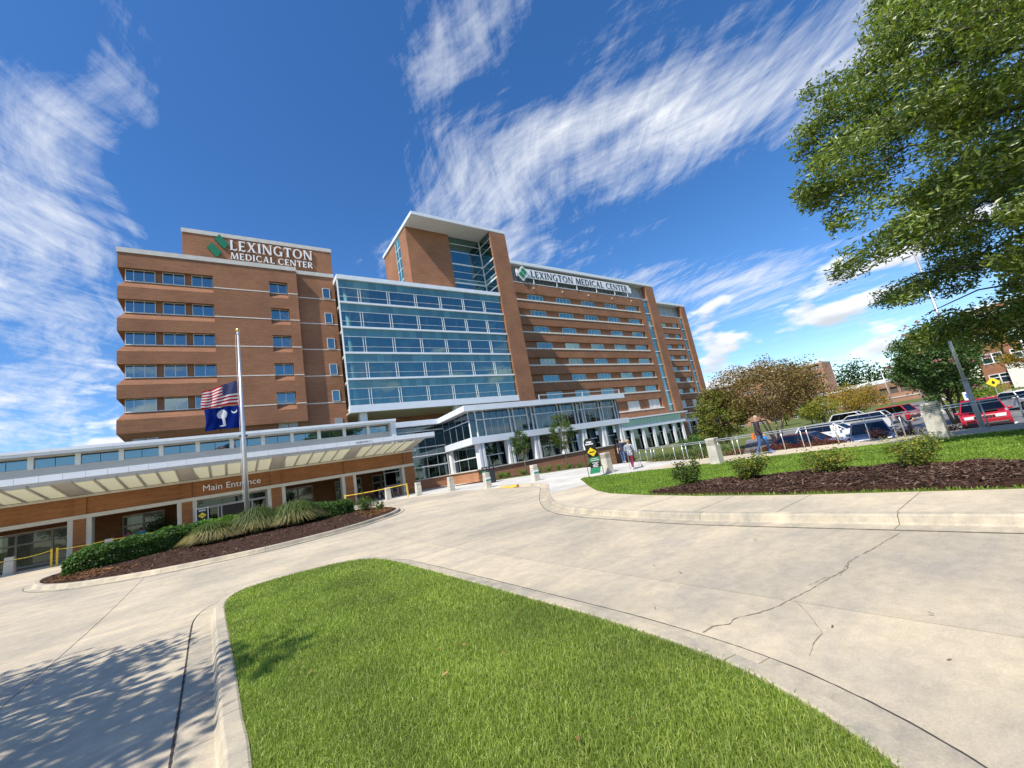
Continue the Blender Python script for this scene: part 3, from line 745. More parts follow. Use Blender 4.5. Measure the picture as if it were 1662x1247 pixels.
for i in range(3):
    for a, e in zip(tz[:-1], tz[1:]): bx('side_pane', TW, 'glass_vision' if e - a > 1.2 else 'glass_spandrel', 47.0, 47.03, ty[i] + .01, ty[i + 1] - .01, a + .02, e - .02)
b = MB()
for z_ in tz[1:-1]:
    h_ = .13 if z_ in (39.2, 43.45) else .045
    b.box(39.2, 47.0, 66.88 if h_ > .1 else 66.93, 67.04, z_ - h_, z_ + h_); b.box(46.88 if h_ > .1 else 46.93, 47.04, 62.6, 66.9, z_ - h_ + .002, z_ + h_ - .002)
b.box(46.85, 47.05, 66.85, 67.06, 35.7, 49.63); b.obj('mullions', 'mullion', TW)
bx('floor_slab', TW, 'interior_wall', 39.4, 47.04, 67.2, 75, 43.25, 43.6); bx('floor_slab', TW, 'interior_wall', 39.4, 47.04, 67.2, 75, 39.0, 39.35)
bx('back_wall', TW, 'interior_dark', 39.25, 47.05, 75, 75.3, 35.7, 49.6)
for z_, xx in ((46.8, 44.0), (42.4, 41.2)): MB().box(xx, xx + .9, 68, 70.0, z_, z_ + .08).obj('ceiling_lamp', 'white_paint', TW)
st = np.linspace(36, 49.6, 7)
for a, e in zip(st[:-1], st[1:]): bx('strip_pane', TW, 'glass_teal', 30.08, 30.12, 70.03, 72.67, a + .05, e - .05)
b = MB()
for z_ in st: b.box(30.03, 30.2, 70.0, 72.7, z_ - .06, z_ + .06)
for y_ in (70.05, 71.35, 72.65): b.box(30.05, 30.2, y_ - .05, y_ + .05, 35.9, 49.6)
b.obj('strip_frame', 'mullion', TW)

# ---------------------------------------------------------------- 4./5. patient wings
def patient_wing(label, x0, xe, yf, strip, pier, winx, band_x, ztop, rowhw):
    W = thing('patient_wing', label, 'building', ((x0 + xe) / 2, yf + 8, -.8), 'patient wings of the hospital')
    yr = yf + .55
    b = MB(); b.box(x0, strip[0], yr, yf + 22, -2, 45.0); b.box(strip[0], pier[1], yf + .3, yf + 22, -2, 45); b.obj('core', 'brick', W)
    rows = [40.5 - PIT * k for k in range(7)] + [9.75]
    heads = [r + 1.8 for r in rows[:7]] + [12.5]
    for a, e in ((x0, band_x[0]), (band_x[1], strip[0])): bx('end_wall', W, 'brick', a, e, yf, yr - .004, -2, 45.0)
    prev = 45.0
    for r, h in zip(rows + [None], heads + [None]):
        zb = h if h else -2
        bx('spandrel_band', W, 'brick', band_x[0] + .002, band_x[1] - .002, yf, yr - .004, zb, prev)
        if r: bx('sill', W, 'sill_stone', band_x[0] - .15, band_x[1] + .15, yf - .12, yr - .008, r - .34, r); prev = r - .34
    for r, h in zip(rows, heads):
        low = r == rows[-1]
        for a, e in winx:
            n = 4 if e - a > 3.5 else 2
            mu = [a + (e - a) * i / n for i in range(1, n)]
            window(W, a, e, yr - .06, r + .02, h - .14, mu if not low else [(a + e) / 2 - .25, (a + e) / 2 + .25] if n == 4 else [], 'glass_teal' if not low else 'blind', 'mullion', .07, .05, split=False)
    # stair strip and pier
    zs = [8.2] + [r + 3.4 - PIT * 0 for r in rows[:7]][::-1] + [44.7]
    zs = sorted(set([8.2] + [40.2 - PIT * k for k in range(8)] + [44.7]))
    for a, e in zip(zs[:-1], zs[1:]):
        mid = (a + e) / 2
        bx('strip_pane', W, 'glass_teal', strip[0] + .05, strip[1] - .02, yf + .2, yf + .23, a + .12, mid - .03); bx('strip_pane', W, 'glass_teal', strip[0] + .05, strip[1] - .02, yf + .2, yf + .23, mid + .03, e - .12)
        bx('strip_band', W, 'white_fascia', strip[0] + .002, strip[1], yf + .05, yf + .28, e - .12, e + .12)
    b = MB(); b.box(pier[0], pier[1], yf - .4, yf + 22, -2, 49.7); b.obj('pier', 'brick', W)
    b = MB(); b.box(x0, pier[1] + .1, yf - .45, yf + 22, 49.9, 50.75); b.obj('roof_slab', 'white_fascia', W)
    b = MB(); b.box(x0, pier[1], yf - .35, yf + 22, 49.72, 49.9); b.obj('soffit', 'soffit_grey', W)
    bx('ledge', W, 'white_fascia', x0, pier[0], yf - .05, yf + 1.2, 45.0, 45.15)
    n = int((pier[0] - x0) / 1.55); pw_ = (pier[0] - x0) / n
    for i in range(n): bx('louvre_panel', W, 'louver', x0 + i * pw_ + .03, x0 + (i + 1) * pw_ - .03, yf + 1.6, yf + 1.75, 45.15, 49.72)
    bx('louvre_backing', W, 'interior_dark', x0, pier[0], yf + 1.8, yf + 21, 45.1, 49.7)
    b = MB()
    for i in range(0, n + 1): b.box(x0 + i * pw_ - .03, x0 + i * pw_ + .03, yf + 1.5, yf + 1.62, 45.15, 49.7)
    b.obj('louvre_posts', 'white_paint', W)
    return W
WA = patient_wing('long brick patient wing with eight window rows beside the stair tower', 51.0, 117.9, 73.5, (111.2, 113.7), (113.75, 117.85),
    [(64.0 + 9.65 * i, 69.0 + 9.65 * i) for i in range(5)], (54.0, 108.6), 50.7, None)
WBk = patient_wing('narrow brick patient wing set back at the far end of the long wing', 117.95, 152.7, 83.5, (147.1, 149.2), (149.25, 152.6),
    [(135.3, 137.7), (142.4, 144.9)], (134.4, 145.6), 50.5, None)
for i, xx in enumerate((66, 76, 86, 96, 105)):
    b = MB(); b.lathe([(.02, -.16), (.16, -.1), (.2, 0), (.16, .1), (.02, .16)], (xx, 73.25, 43.8), 10); b.box(xx - .06, xx + .06, 73.3, 73.5, 43.74, 43.86); b.obj('floodlight', 'white_paint', WA, smooth=False)

# ---------------------------------------------------------------- 6. low colonnaded wings
def low_wing(label, x0, x1, yf, cols, zc0):
    W = thing('low_wing', label, 'building', ((x0 + x1) / 2, yf, zc0), 'low colonnaded wings')
    bx('roof', W, 'white_fascia', x0, x1 + 2.2, yf - 1.0, yf + 9, 7.05, 7.42)
    n = int((x1 - x0) / 1.45); pw_ = (x1 - x0) / n
    for i in range(n): bx('upper_pane', W, 'glass_spandrel', x0 + i * pw_ + .025, x0 + (i + 1) * pw_ - .025, yf + .2, yf + .23, 5.35, 7.05)
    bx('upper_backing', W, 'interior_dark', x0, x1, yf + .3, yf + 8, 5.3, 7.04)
    bx('slab', W, 'white_fascia', x0, x1 + 1.0, yf - .5, yf + 1.5, 4.35, 5.3)
    for c in cols:
        b = MB(); b.box(c - .46, c - .12, yf - .3, yf + .15, zc0, 4.36); b.box(c + .12, c + .46, yf - .3, yf + .15, zc0, 4.36); b.box(c - .13, c + .13, yf - .12, yf + .1, zc0, 4.36)
        b.obj('column', 'white_paint', W)
    ed = [x0] + list(cols) + [x1]
    for a, e in zip(ed[:-1], ed[1:]):
        if e - a < 1.4: continue
        bx('lower_pane', W, 'glass_pavilion', a + .1, e - .1, yf + .5, yf + .53, zc0 + .3, 2.5); bx('lower_pane', W, 'glass_pavilion', a + .1, e - .1, yf + .5, yf + .53, 2.62, 4.3)
        bx('transom', W, 'mullion', a, e, yf + .42, yf + .49, 2.5, 2.62)
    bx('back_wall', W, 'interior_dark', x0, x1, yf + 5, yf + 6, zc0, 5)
    return W
low_wing('low colonnade with glass band in front of the long patient wing', 62, 112.3, 71.0, [68.2, 73.1, 78.0, 82.9, 87.9, 92.7, 97.4, 102.1, 107.0, 111.5], -1.3)
low_wing('low colonnade with glass band below the narrow far wing', 114.9, 143, 81.0, [121, 126, 131.3, 136.3, 141.3], .3)

# ---------------------------------------------------------------- 7. glass pavilion
PV = thing('glass_pavilion', 'two-storey glass pavilion with white slab roof and paired white columns on brick base', 'building', (30, 38, -.2))
PY = 34.0
def pbox(name, poly, z0, z1, mat, parent=PV):
    n = len(poly); v = [(x, y, z0) for x, y in poly] + [(x, y, z1) for x, y in poly]
    f = [tuple(range(n))[::-1], tuple(range(n, 2 * n))] + [(i, (i + 1) % n, n + (i + 1) % n, n + i) for i in range(n)]
    return MB().add(v, f).obj(name, mat, parent)
pbox('roof_slab', [(12.9, 40.3), (18.9, 40.3), (18.4, 33.35), (41.6, 33.35), (41.6, 52), (12.9, 52)], 7.12, 7.66, 'white_fascia')
pbox('floor_slab', [(19.35, 40.2), (18.95, 33.72), (41.9, 33.72), (41.9, 37), (19.5, 40.9)], 3.96, 4.62, 'white_fascia')
pbox('base_wall', [(12.6, 40.8), (19.6, 40.8), (19.2, 33.9), (38.2, 33.9), (38.2, 36), (20.5, 43), (12.6, 43)], -2.0, 1.5, 'brick_bounce_lit')
pbox('base_coping', [(12.6, 40.7), (19.45, 40.7), (19.05, 33.8), (38.3, 33.8), (38.3, 36), (20.5, 43), (12.6, 43)], 1.501, 1.6, 'coping')
pbox('end_base', [(38.25, 35.5), (43.5, 35.5), (43.5, 44), (38.25, 44)], -2.5, 1.52, 'brick')
def glaze(yg, xs, zs, names, glass, mull=.05):
    for a, e in zip(xs[:-1], xs[1:]):
        for z0, z1 in zip(zs[:-1], zs[1:]): bx(names, PV, glass, a + mull / 2, e - mull / 2, yg, yg + .03, z0 + .03, z1 - .03)
gx2 = [19.3, 20.0, 20.94, 21.7, 22.5, 23.25, 24.0, 24.5, 25.4, 26.3, 26.9, 27.4, 28.3, 29.2, 30.1, 31.0, 32.1, 33.2, 33.7, 34.6, 35.6, 36.65, 37.7, 38.9, 40.1, 40.6]
glaze(34.3, gx2, [4.62, 6.28, 7.12], 'upper_pane', 'glass_pavilion')
b = MB()
for x_ in (20.0, 20.9, 24.0, 24.5, 26.3, 26.9, 27.4, 30.7, 31.2, 33.2, 33.7, 34.4, 34.8, 37.4, 37.9, 40.1, 40.6): b.box(x_ - .05, x_ + .05, 34.15, 34.34, 4.62, 7.12)
for x_ in gx2: b.box(x_ - .012, x_ + .012, 34.26, 34.36, 4.62, 6.28)
b.box(20.0, 26.3, 34.17, 34.34, 6.23, 6.33); b.box(26.9, 33.2, 34.17, 34.34, 6.23, 6.33); b.box(33.7, 40.1, 34.17, 34.34, 6.23, 6.33); b.obj('upper_mullions', 'mullion', PV)
cols = [19.95, 23.35, 26.75, 30.6, 33.8, 37.1, 40.3]
for c in cols:
    b = MB(); b.box(c - .34, c - .08, 33.84, 34.55, 1.6, 3.97); b.box(c + .1, c + .34, 33.84, 34.55, 1.6, 3.97); b.box(c - .09, c + .11, 34.0, 34.5, 1.6, 3.97); b.obj('column', 'white_paint', PV)
for a, e in zip(cols[:-1], cols[1:]):
    glaze(34.9, [a + .36, a + .36 + (e - a - .74) * .22, a + .36 + (e - a - .74) * .6, e - .37], [1.6, 2.75, 3.96], 'lower_pane', 'glass_pavilion')
    b = MB(); b.box(a + .36, e - .37, 34.8, 34.94, 2.71, 2.79)
    for t_ in (.22, .34): b.box(a + .36 + (e - a - .74) * t_ - .03, a + .36 + (e - a - .74) * t_ + .03, 34.8, 34.94, 1.6, 2.71)
    b.obj('lower_mullions', 'mullion', PV)
# left return (angled) and left curtain wall
def glaze_line(name, p0, p1, zs, n, glass='glass_pavilion', mull=True):
    p0 = Vector((*p0, 0)); p1 = Vector((*p1, 0)); d = p1 - p0; nrm = Vector((d.y, -d.x, 0)).normalized()
    for i in range(n):
        a = p0 + d * (i / n) + d.normalized() * .02; e = p0 + d * ((i + 1) / n) - d.normalized() * .02
        for z0, z1 in zip(zs[:-1], zs[1:]):
            q = nrm * .03
            v = [(a.x, a.y, z0 + .03), (e.x, e.y, z0 + .03), (e.x - q.x, e.y - q.y, z0 + .03), (a.x - q.x, a.y - q.y, z0 + .03)]
            v += [(x, y, z1 - .03) for x, y, _ in v]
            MB().add(v, BOXF).obj(name, glass, PV)
    b = MB(); b2 = MB()
    for i in range(n + 1):
        c = p0 + d * (i / n); w = .05 if i in (0, n) else .016
        (b if w > .03 else b2).box(c.x - w, c.x + w, c.y - .03, c.y + .05, zs[0], zs[-1])
    b2.obj('return_joints', 'louver', PV)
    for z_ in zs[1:-1]:
        a, e = p0 + nrm * .06, p1 + nrm * .06; v = [(a.x, a.y, z_ - .045), (e.x, e.y, z_ - .045), (p1.x - nrm.x * .05, p1.y - nrm.y * .05, z_ - .045), (p0.x - nrm.x * .05, p0.y - nrm.y * .05, z_ - .045)]
        v += [(x, y, z_ + .045) for x, y, _ in v]; b.add(v, BOXF)
    b.obj('return_mullions', 'mullion', PV)
glaze_line('return_pane', (19.75, 41.0), (19.32, 34.4), [4.62, 6.28, 7.12], 4)
glaze_line('return_pane', (20.05, 40.9), (19.9, 34.9), [1.6, 2.78, 3.96], 3)
glaze_line('curtain_pane', (12.7, 41.0), (19.72, 41.0), [1.55, 2.82, 3.97, 4.83, 6.6, 7.15], 6)
b = MB(); b.box(19.68, 20.25, 40.05, 40.6, 1.5, 3.97); b.obj('column', 'white_paint', PV)
bx('inner_floor', PV, 'interior_wall', 20.3, 41, 35.2, 50, 4.0, 4.55); bx('ground_floor', PV, 'interior_wall', 13, 41, 41.5, 50, .2, .45)
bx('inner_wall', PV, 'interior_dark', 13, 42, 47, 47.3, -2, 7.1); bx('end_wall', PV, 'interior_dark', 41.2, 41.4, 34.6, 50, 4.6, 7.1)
for xx in (23.3, 30.5, 37): MB().tube([(xx, 37, 1), (xx, 37, 7.1)], .28, 12).obj('inner_column', 'white_paint', PV, smooth=True)
MB().box(14.2, 14.5, 42.5, 42.8, .3, 7.1).box(17.2, 17.5, 42.5, 42.8, .3, 7.1).obj('inner_column', 'white_paint', PV)
b = MB(); b.tube([(28, 33.7, 8.25), (41.3, 33.7, 8.25)], .045, 6)
for x_ in (28, 34.6, 41.2): b.tube([(x_, 33.7, 7.66), (x_, 33.7, 8.3)], .06, 6)
b.obj('roof_rail', 'metal_rail', PV)

# ---------------------------------------------------------------- 8. entrance porch
EP = thing('entrance_porch', 'long brick entrance porch with cantilevered white canopy marked Main Entrance', 'building', (0, 38, .5))
W0 = 38.0
pil = [(-18.9, -18.3), (-13.45, -12.85), (-7.97, -7.40), (-2.64, -2.05), (2.84, 3.55), (8.36, 9.02), (13.68, 14.62)]
b = MB(); b.box(-30, 14.6, W0, W0 + .6, 3.26, 4.75); b.obj('brick_beam', 'brick_porch', EP)
bx('lintel', EP, 'trim_cream', -30, 14.64, W0 - .12, W0 + .64, 3.02, 3.26)
for a, e in pil:
    b = MB(); b.box(a, e, W0 - .1, W0 + .66, -.5, 3.02); b.box(a, e, W0 - .1, W0, 3.262, 4.5); b.obj('pilaster', 'brick_porch', EP)
    if a > -25: bx('jamb', EP, 'trim_cream', a - .26, a - .002, W0 - .06, W0 + .7, -.5, 3.02)
    if e < 14: bx('jamb', EP, 'trim_cream', e + .002, e + .26, W0 - .06, W0 + .7, -.5, 3.02)
# recessed back wall of the porch with windows and brick piers
bx('porch_floor', EP, 'concrete_plaza', -30, 14.4, W0 - 1.0, 44.2, .3, .535)
b = MB(); b.box(-30, -2.0, 43.6, 44.2, 2.9, 5.2); b.box(2.8, 14.6, 43.6, 44.2, 2.9, 5.2); b.obj('back_lintel', 'brick_porch', EP)
b = MB()
xs_ = [(-30, -25.5), (-20.5, -19.4), (-14.6, -13.6), (-8.5, -6.6), (-4.1, -3.3), (2.8, 4.1), (6.7, 8.6), (11.2, 12.2), (14.1, 14.6)]
for a, e in xs_: bx('back_pier', EP, 'brick_porch', a, e, 43.55, 44.2, .5, 2.9)
for (a0, a1), (b0, b1) in zip(xs_[:-1], xs_[1:]):
    if a1 < -2.5 < b0 and b0 > 2: continue
    window(EP, a1, b0, 43.8, .54, 2.88, [a1 + (b0 - a1) * .5] if b0 - a1 < 3 else [a1 + (b0 - a1) / 3, a1 + (b0 - a1) * 2 / 3], 'glass_dark', 'trim_cream', .12, .1, transom=2.1)
    MB().box(a1, b0, 47.5, 47.7, .5, 5).obj('inner_wall', 'interior_wall', EP)
bx('porch_ceiling', EP, 'interior_wall', -30, 14.5, W0 + .62, 43.6, 3.6, 3.8)
# entrance doors set in the middle bay
DR = group_empty('entrance_doors', EP, (.3, W0 + 1.0, .53))
b = MB(); yd = W0 + 1.0
b.box(-1.8, 2.6, yd, yd + .12, 2.36, 2.5); b.box(-1.8, 2.6, yd, yd + .12, 2.92, 3.03)
for x_ in (-1.8, -.62, -.42, 1.55, 2.5): b.box(x_, x_ + .09, yd + .002, yd + .12, .53, 2.94 if x_ in (-1.8, 2.5) else 2.37)
b.obj('door_frame', 'soffit_grey', DR)
for a, e, z0, z1 in ((-1.71, -.62, .55, 2.36), (1.64, 2.5, .55, 2.36), (-1.71, -.3, 2.5, 2.92), (-.3, 1.1, 2.5, 2.92), (1.1, 2.5, 2.5, 2.92)): bx('pane', DR, 'glass_dark', a + .01, e - .01, yd + .05, yd + .07, z0, z1)
bx('lobby_wall', EP, 'black_plastic_and_shade', -2.0, 2.8, 46, 46.2, .5, 3.5); bx('lobby_side', EP, 'black_plastic_and_shade', -2.05, -2.0, W0 + 1.1, 46, .5, 3.5); bx('lobby_side', EP, 'black_plastic_and_shade', 2.8, 2.85, W0 + 1.1, 46, .5, 3.5)  # lobby walls coloured near black, the unlit interior put into the colour
# canopy: fascia, ribs, translucent panels
CA = group_empty('canopy', EP, (0, 36, 5))
YA, ZA, YB, ZB = 37.95, 4.5, 34.05, 5.06
def sof(y): return ZA + (ZB - ZA) * (YA - y) / (YA - YB)
x_ = -30.0
fj = list(np.arange(15.4, -30, -.92))
for a, e in zip(fj[1:], fj[:-1]): bx('fascia_panel', CA, 'white_fascia', a + .006, e - .006, 33.96, 34.08, 5.24, 5.6)
bx('fascia_lip', CA, 'soffit_grey', -30, 15.4, 34.0, 34.3, 5.12, 5.236)
bx('back_trim', CA, 'trim_cream', -30, 15.0, 37.75, 37.985, 4.36, 4.5)
cent = [11.35 - 5.45 * i for i in range(8)]
pwid = .93
for c in cent:
    e0 = c - 2.5 * pwid
    for i in range(5):
        xa, xb_ = e0 + i * pwid + .045, e0 + (i + 1) * pwid - .045
        b = MB()
        for k in range(5):
            ya = YA - .2 - (YA - YB - .35) * k / 5 - .008; yb = YA - .2 - (YA - YB - .35) * (k + 1) / 5 + .008
            b.add([(xa, ya, sof(ya)), (xa, yb, sof(yb)), (xb_, yb, sof(yb)), (xb_, ya, sof(ya)), (xa, ya, sof(ya) + .012), (xa, yb, sof(yb) + .012), (xb_, yb, sof(yb) + .012), (xb_, ya, sof(ya) + .012)], BOXF)
        b.obj('soffit_panel', 'soffit_panel', CA)
    for i in range(6):
        xx = e0 + i * pwid; MB().add([(xx - .04, YA, ZA - .05), (xx + .04, YA, ZA - .05), (xx + .04, YB, ZB - .05), (xx - .04, YB, ZB - .05), (xx - .04, YA, ZA + .12), (xx + .04, YA, ZA + .12), (xx + .04, YB, ZB + .12), (xx - .04, YB, ZB + .12)], BOXF).obj('rib', 'soffit_grey', CA)
    xr0, xr1 = c + 2.5 * pwid + .04, c + 5.45 - 2.5 * pwid - .04
    xr1 = min(xr1, 15.3)
    MB().add([(xr0, YA, ZA), (xr1, YA, ZA), (xr1, YB, ZB), (xr0, YB, ZB), (xr0, YA, ZA + .5), (xr1, YA, ZA + .5), (xr1, YB, ZB + .1), (xr0, YB, ZB + .1)], BOXF).obj('soffit_bay', 'soffit_grey', CA)
# clerestory and upper roof
b = MB(); b.box(-30, 12.7, W0 + .1, W0 + .4, 5.2, 6.56); b.box(-30, 12.7, W0 + .1, W0 + .4, 7.2, 7.378); b.obj('clerestory_wall', 'canopy_wall', EP)
xx = 12.85
while xx > -28:
    MB().box(xx - .13, xx + .13, W0 + .02, W0 + .3, 6.5, 7.3).obj('clerestory_post', 'white_paint', EP)
    for a, e in ((xx - 1.94, xx - 1.05), (xx - 1.02, xx - .13)): bx('clerestory_pane', EP, 'glass_window', a, e, W0 + .18, W0 + .2, 6.58, 7.18)
    xx -= 2.07
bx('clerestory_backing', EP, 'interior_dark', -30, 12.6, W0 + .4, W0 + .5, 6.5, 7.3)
uj = list(np.arange(13.17, -30, -2.75))
for a, e in zip(uj[1:], uj[:-1]): bx('upper_fascia', EP, 'white_fascia', a + .006, e - .006, 37.2, 37.35, 7.23, 7.38); bx('upper_fascia', EP, 'white_fascia', a + .006, e - .006, 37.1, 37.25, 7.39, 7.58)
bx('upper_soffit', EP, 'soffit_grey', -30, 13.1, 37.36, 41, 7.38, 7.5)
bx('end_post', EP, 'white_fascia', 12.7, 13.15, 37.4, 38.4, 5.3, 7.37)
# ================================================================== SIGNS
def rect(x0, y0, x1, y1): return [(x0, y0), (x1, y0), (x1, y1), (x0, y1)]
def sbar(x0, y0, x1, y1, w): return [(x0, y0), (x0 + w, y0), (x1 + w, y1), (x1, y1)]
def arc(cx, cy, rx, ry, a0, a1, tx, ty, n=18):
    o = []; q = []
    for i in range(n):
        t0, t1 = R_(a0 + (a1 - a0) * i / n), R_(a0 + (a1 - a0) * (i + 1) / n)
        f = lambda t, k: (cx + (rx - tx * k) * math.cos(t), cy + (ry - ty * k) * math.sin(t))
        q.append([f(t0, 0), f(t1, 0), f(t1, 1), f(t0, 1)])
    return q
TK, TN = .17, .085
def stem(x, w=TK): return [rect(x, 0, x + w, 1), rect(x - .045, 0, x + w + .045, .045), rect(x - .045, .955, x + w + .045, 1)]
GLY = {
 'L': (.60, stem(.06) + [rect(.23, 0, .58, .09), rect(.52, .0, .58, .2)]),
 'E': (.62, stem(.06) + [rect(.23, 0, .58, .085), rect(.23, .46, .5, .54), rect(.23, .915, .57, 1), rect(.53, 0, .58, .17), rect(.52, .83, .57, 1)]),
 'X': (.80, [sbar(.56, 0, .06, 1, TK), sbar(.05, 0, .62, 1, TN), rect(0, 0, .22, .04), rect(.5, 0, .8, .04), rect(0, .96, .3, 1), rect(.54, .96, .78, 1)]),
 'I': (.30, stem(.065)),
 'N': (.88, [rect(.08, 0, .08 + TN, 1), rect(.72, 0, .72 + TN, 1), sbar(.62, 0, .04, 1, TK), rect(.0, 0, .24, .04), rect(.63, .96, .88, 1)]),
 'G': (.86, arc(.45, .5, .43, .51, 48, 330, .15, .075) + [rect(.63, .03, .79, .45), rect(.56, .42, .86, .465)]),
 'T': (.72, [rect(.275, 0, .445, 1), rect(.02, .91, .70, 1), rect(.02, .8, .07, 1), rect(.65, .8, .7, 1), rect(.22, 0, .5, .045)]),
 'O': (.92, arc(.46, .5, .44, .51, 0, 360, .155, .07, 28)),
 'M': (1.0, [sbar(.06, 0, .12, 1, TN), sbar(.80, 0, .76, 1, TK), sbar(.42, 0, .12, 1, TK), sbar(.42, 0, .80, 1, TN), rect(.0, 0, .22, .04), rect(.74, 0, 1.0, .04)]),
 'D': (.84, stem(.06) + arc(.3, .5, .52, .5, -90, 90, .155, .08) + [rect(.2, 0, .31, .08), rect(.2, .92, .31, 1)]),
 'C': (.80, arc(.45, .5, .43, .51, 45, 318, .15, .075)),
 'A': (.84, [sbar(.58, 0, .33, 1, TK), sbar(.06, 0, .36, 1, TN), rect(.2, .3, .66, .375), rect(0, 0, .22, .04), rect(.52, 0, .82, .04)]),
 'R': (.78, stem(.06) + arc(.3, .73, .34, .27, -90, 90, .14, .07, 12) + [rect(.2, .46, .31, .53), rect(.2, .93, .31, 1), sbar(.56, 0, .26, .47, TK)]),
}
_gm = {}
def letter_mesh(ch, h, depth, mat):
    key = (ch, h, depth, mat)
    if key not in _gm:
        b = MB()
        for i, poly in enumerate(GLY[ch][1]):
            if sum(poly[k][0] * poly[(k + 1) % 4][1] - poly[(k + 1) % 4][0] * poly[k][1] for k in range(4)) < 0: poly = poly[::-1]
            e = .0015 * (i % 7); b.prism_y([(x * h, y * h) for x, y in poly], -depth - e, e * .2)
        _gm[key] = mk('letter', b.v, b.f, mat)
    return _gm[key]
def lettering(parent, text, x0, x1, y, z, h, depth, mat, space=.38, gap=.12):
    tot = sum(GLY[c][0] + gap if c != ' ' else space for c in text) - gap
    sx = (x1 - x0) / (tot * h); x = x0
    for c in text:
        if c == ' ': x += space * h * sx; continue
        o = link('letter', letter_mesh(c, h, depth, mat), parent, (x, y, z)); o.scale = (sx, 1, 1); x += (GLY[c][0] + gap) * h * sx
S1 = thing('rooftop_sign', 'white rooftop lettering reading Lexington Medical Center with green emblem on brick penthouse', 'sign', (6.5, 69.95, 40))
lettering(S1, 'LEXINGTON', 1.75, 13.55, 69.95, 41.62, 1.72, .22, 'white_print')
lettering(S1, 'MEDICAL CENTER', 1.78, 13.55, 69.95, 40.12, 1.08, .2, 'white_print')
def emblem(parent, cx, y, cz, s, mat, depth=.25):
    for dx, dz in ((-.38, -.62), (.38, .62)):
        pr = [(cx + (px + dx) * s, cz + (pz + dz) * s) for px, pz in ((-.72, .22), (.22, -.92), (.72, -.22), (-.22, .92))]
        MB().prism_y(pr[::1], y - depth, y).obj('emblem_block', mat, parent)
emblem(S1, .25, 69.95, 42.05, 1.28, 'green_logo')
S2 = thing('box_sign', 'long white sign box with dark letters Lexington Medical Center above the long wing', 'sign', (84, 73.3, 45.2))
bx('panel', S2, 'white_print', 64.2, 105.4, 73.2, 73.45, 46.5, 49.0); bx('end_cap', S2, 'white_print', 105.5, 106.0, 73.2, 73.45, 46.4, 48.3); bx('end_cap', S2, 'white_print', 61.2, 61.8, 73.25, 73.45, 46.7, 48.7)
lettering(S2, 'LEXINGTON MEDICAL CENTER', 65.8, 104.4, 73.19, 46.85, 1.8, .05, 'navy_letter', .5)
MB().prism_y([(61.0, 47.3), (62.9, 45.3), (65.2, 47.7), (63.2, 49.6)], 72.98, 73.19).obj('emblem_plate', 'white_print', S2)
for dx, dz in ((-.42, -.55), (.42, .55)):
    MB().prism_y([(63.1 + dx + a, 47.5 + dz + c) for a, c in ((-1.0, .22), (.15, -1.0), (.95, -.2), (-.2, 1.0))], 72.9, 72.975).obj('emblem_block', 'green_print', S2)
for xx in (66.5, 74.5, 82, 90, 98, 104): bx('bracket', S2, 'white_paint', xx - .08, xx + .08, 73.25, 73.45, 45.15, 46.5); 
def font_letters(parent, text, x0, z0, y, size, mat, depth=.03, fit=None, rotx=90):
    def width(t):
        cu = bpy.data.curves.new('t', 'FONT'); cu.body = t; cu.size = 1; ob_ = bpy.data.objects.new('t', cu); COL.objects.link(ob_)
        me = bpy.data.meshes.new_from_object(ob_.evaluated_get(bpy.context.evaluated_depsgraph_get())); bpy.data.objects.remove(ob_); bpy.data.curves.remove(cu)
        v = np.array([q.co[:] for q in me.vertices]) if len(me.vertices) else np.zeros((1, 3)); bpy.data.meshes.remove(me); return v[:, 0].min(), v[:, 0].max()
    full = width(text)[1]; s = (fit / full) if fit else size
    for i, ch in enumerate(text):
        if ch == ' ': continue
        hi = width(text[:i + 1])[1]
        cu = bpy.data.curves.new('t', 'FONT'); cu.body = ch; cu.size = 1; cu.extrude = depth / 2 / s; ob_ = bpy.data.objects.new('t', cu); COL.objects.link(ob_)
        me = bpy.data.meshes.new_from_object(ob_.evaluated_get(bpy.context.evaluated_depsgraph_get())); bpy.data.objects.remove(ob_); bpy.data.curves.remove(cu)
        mxx = max(q.co.x for q in me.vertices); off = hi - mxx
        for q in me.vertices: q.co = Vector(((q.co.x) * s, -q.co.z * s, q.co.y * s))
        me.materials.clear(); me.materials.append(MATS[mat]); me.name = 'letter'
        link('letter', me, parent, (x0 + off * s, y - depth / 2, z0))
S3 = thing('entrance_sign', 'pale metal letters reading Main Entrance on the brown porch beam', 'sign', (.4, 37.9, 3.6))
font_letters(S3, 'Main Entrance', -1.45, 3.58, 37.89, .55, 'white_print', .06, fit=3.62)
S4 = thing('clearance_sign', "small dark clearance letters on the white canopy fascia", 'sign', (9.2, 33.95, 5.35))
font_letters(S4, "CLEARANCE 11'", 8.55, 5.35, 33.955, .2, 'navy_letter', .006, fit=1.25)

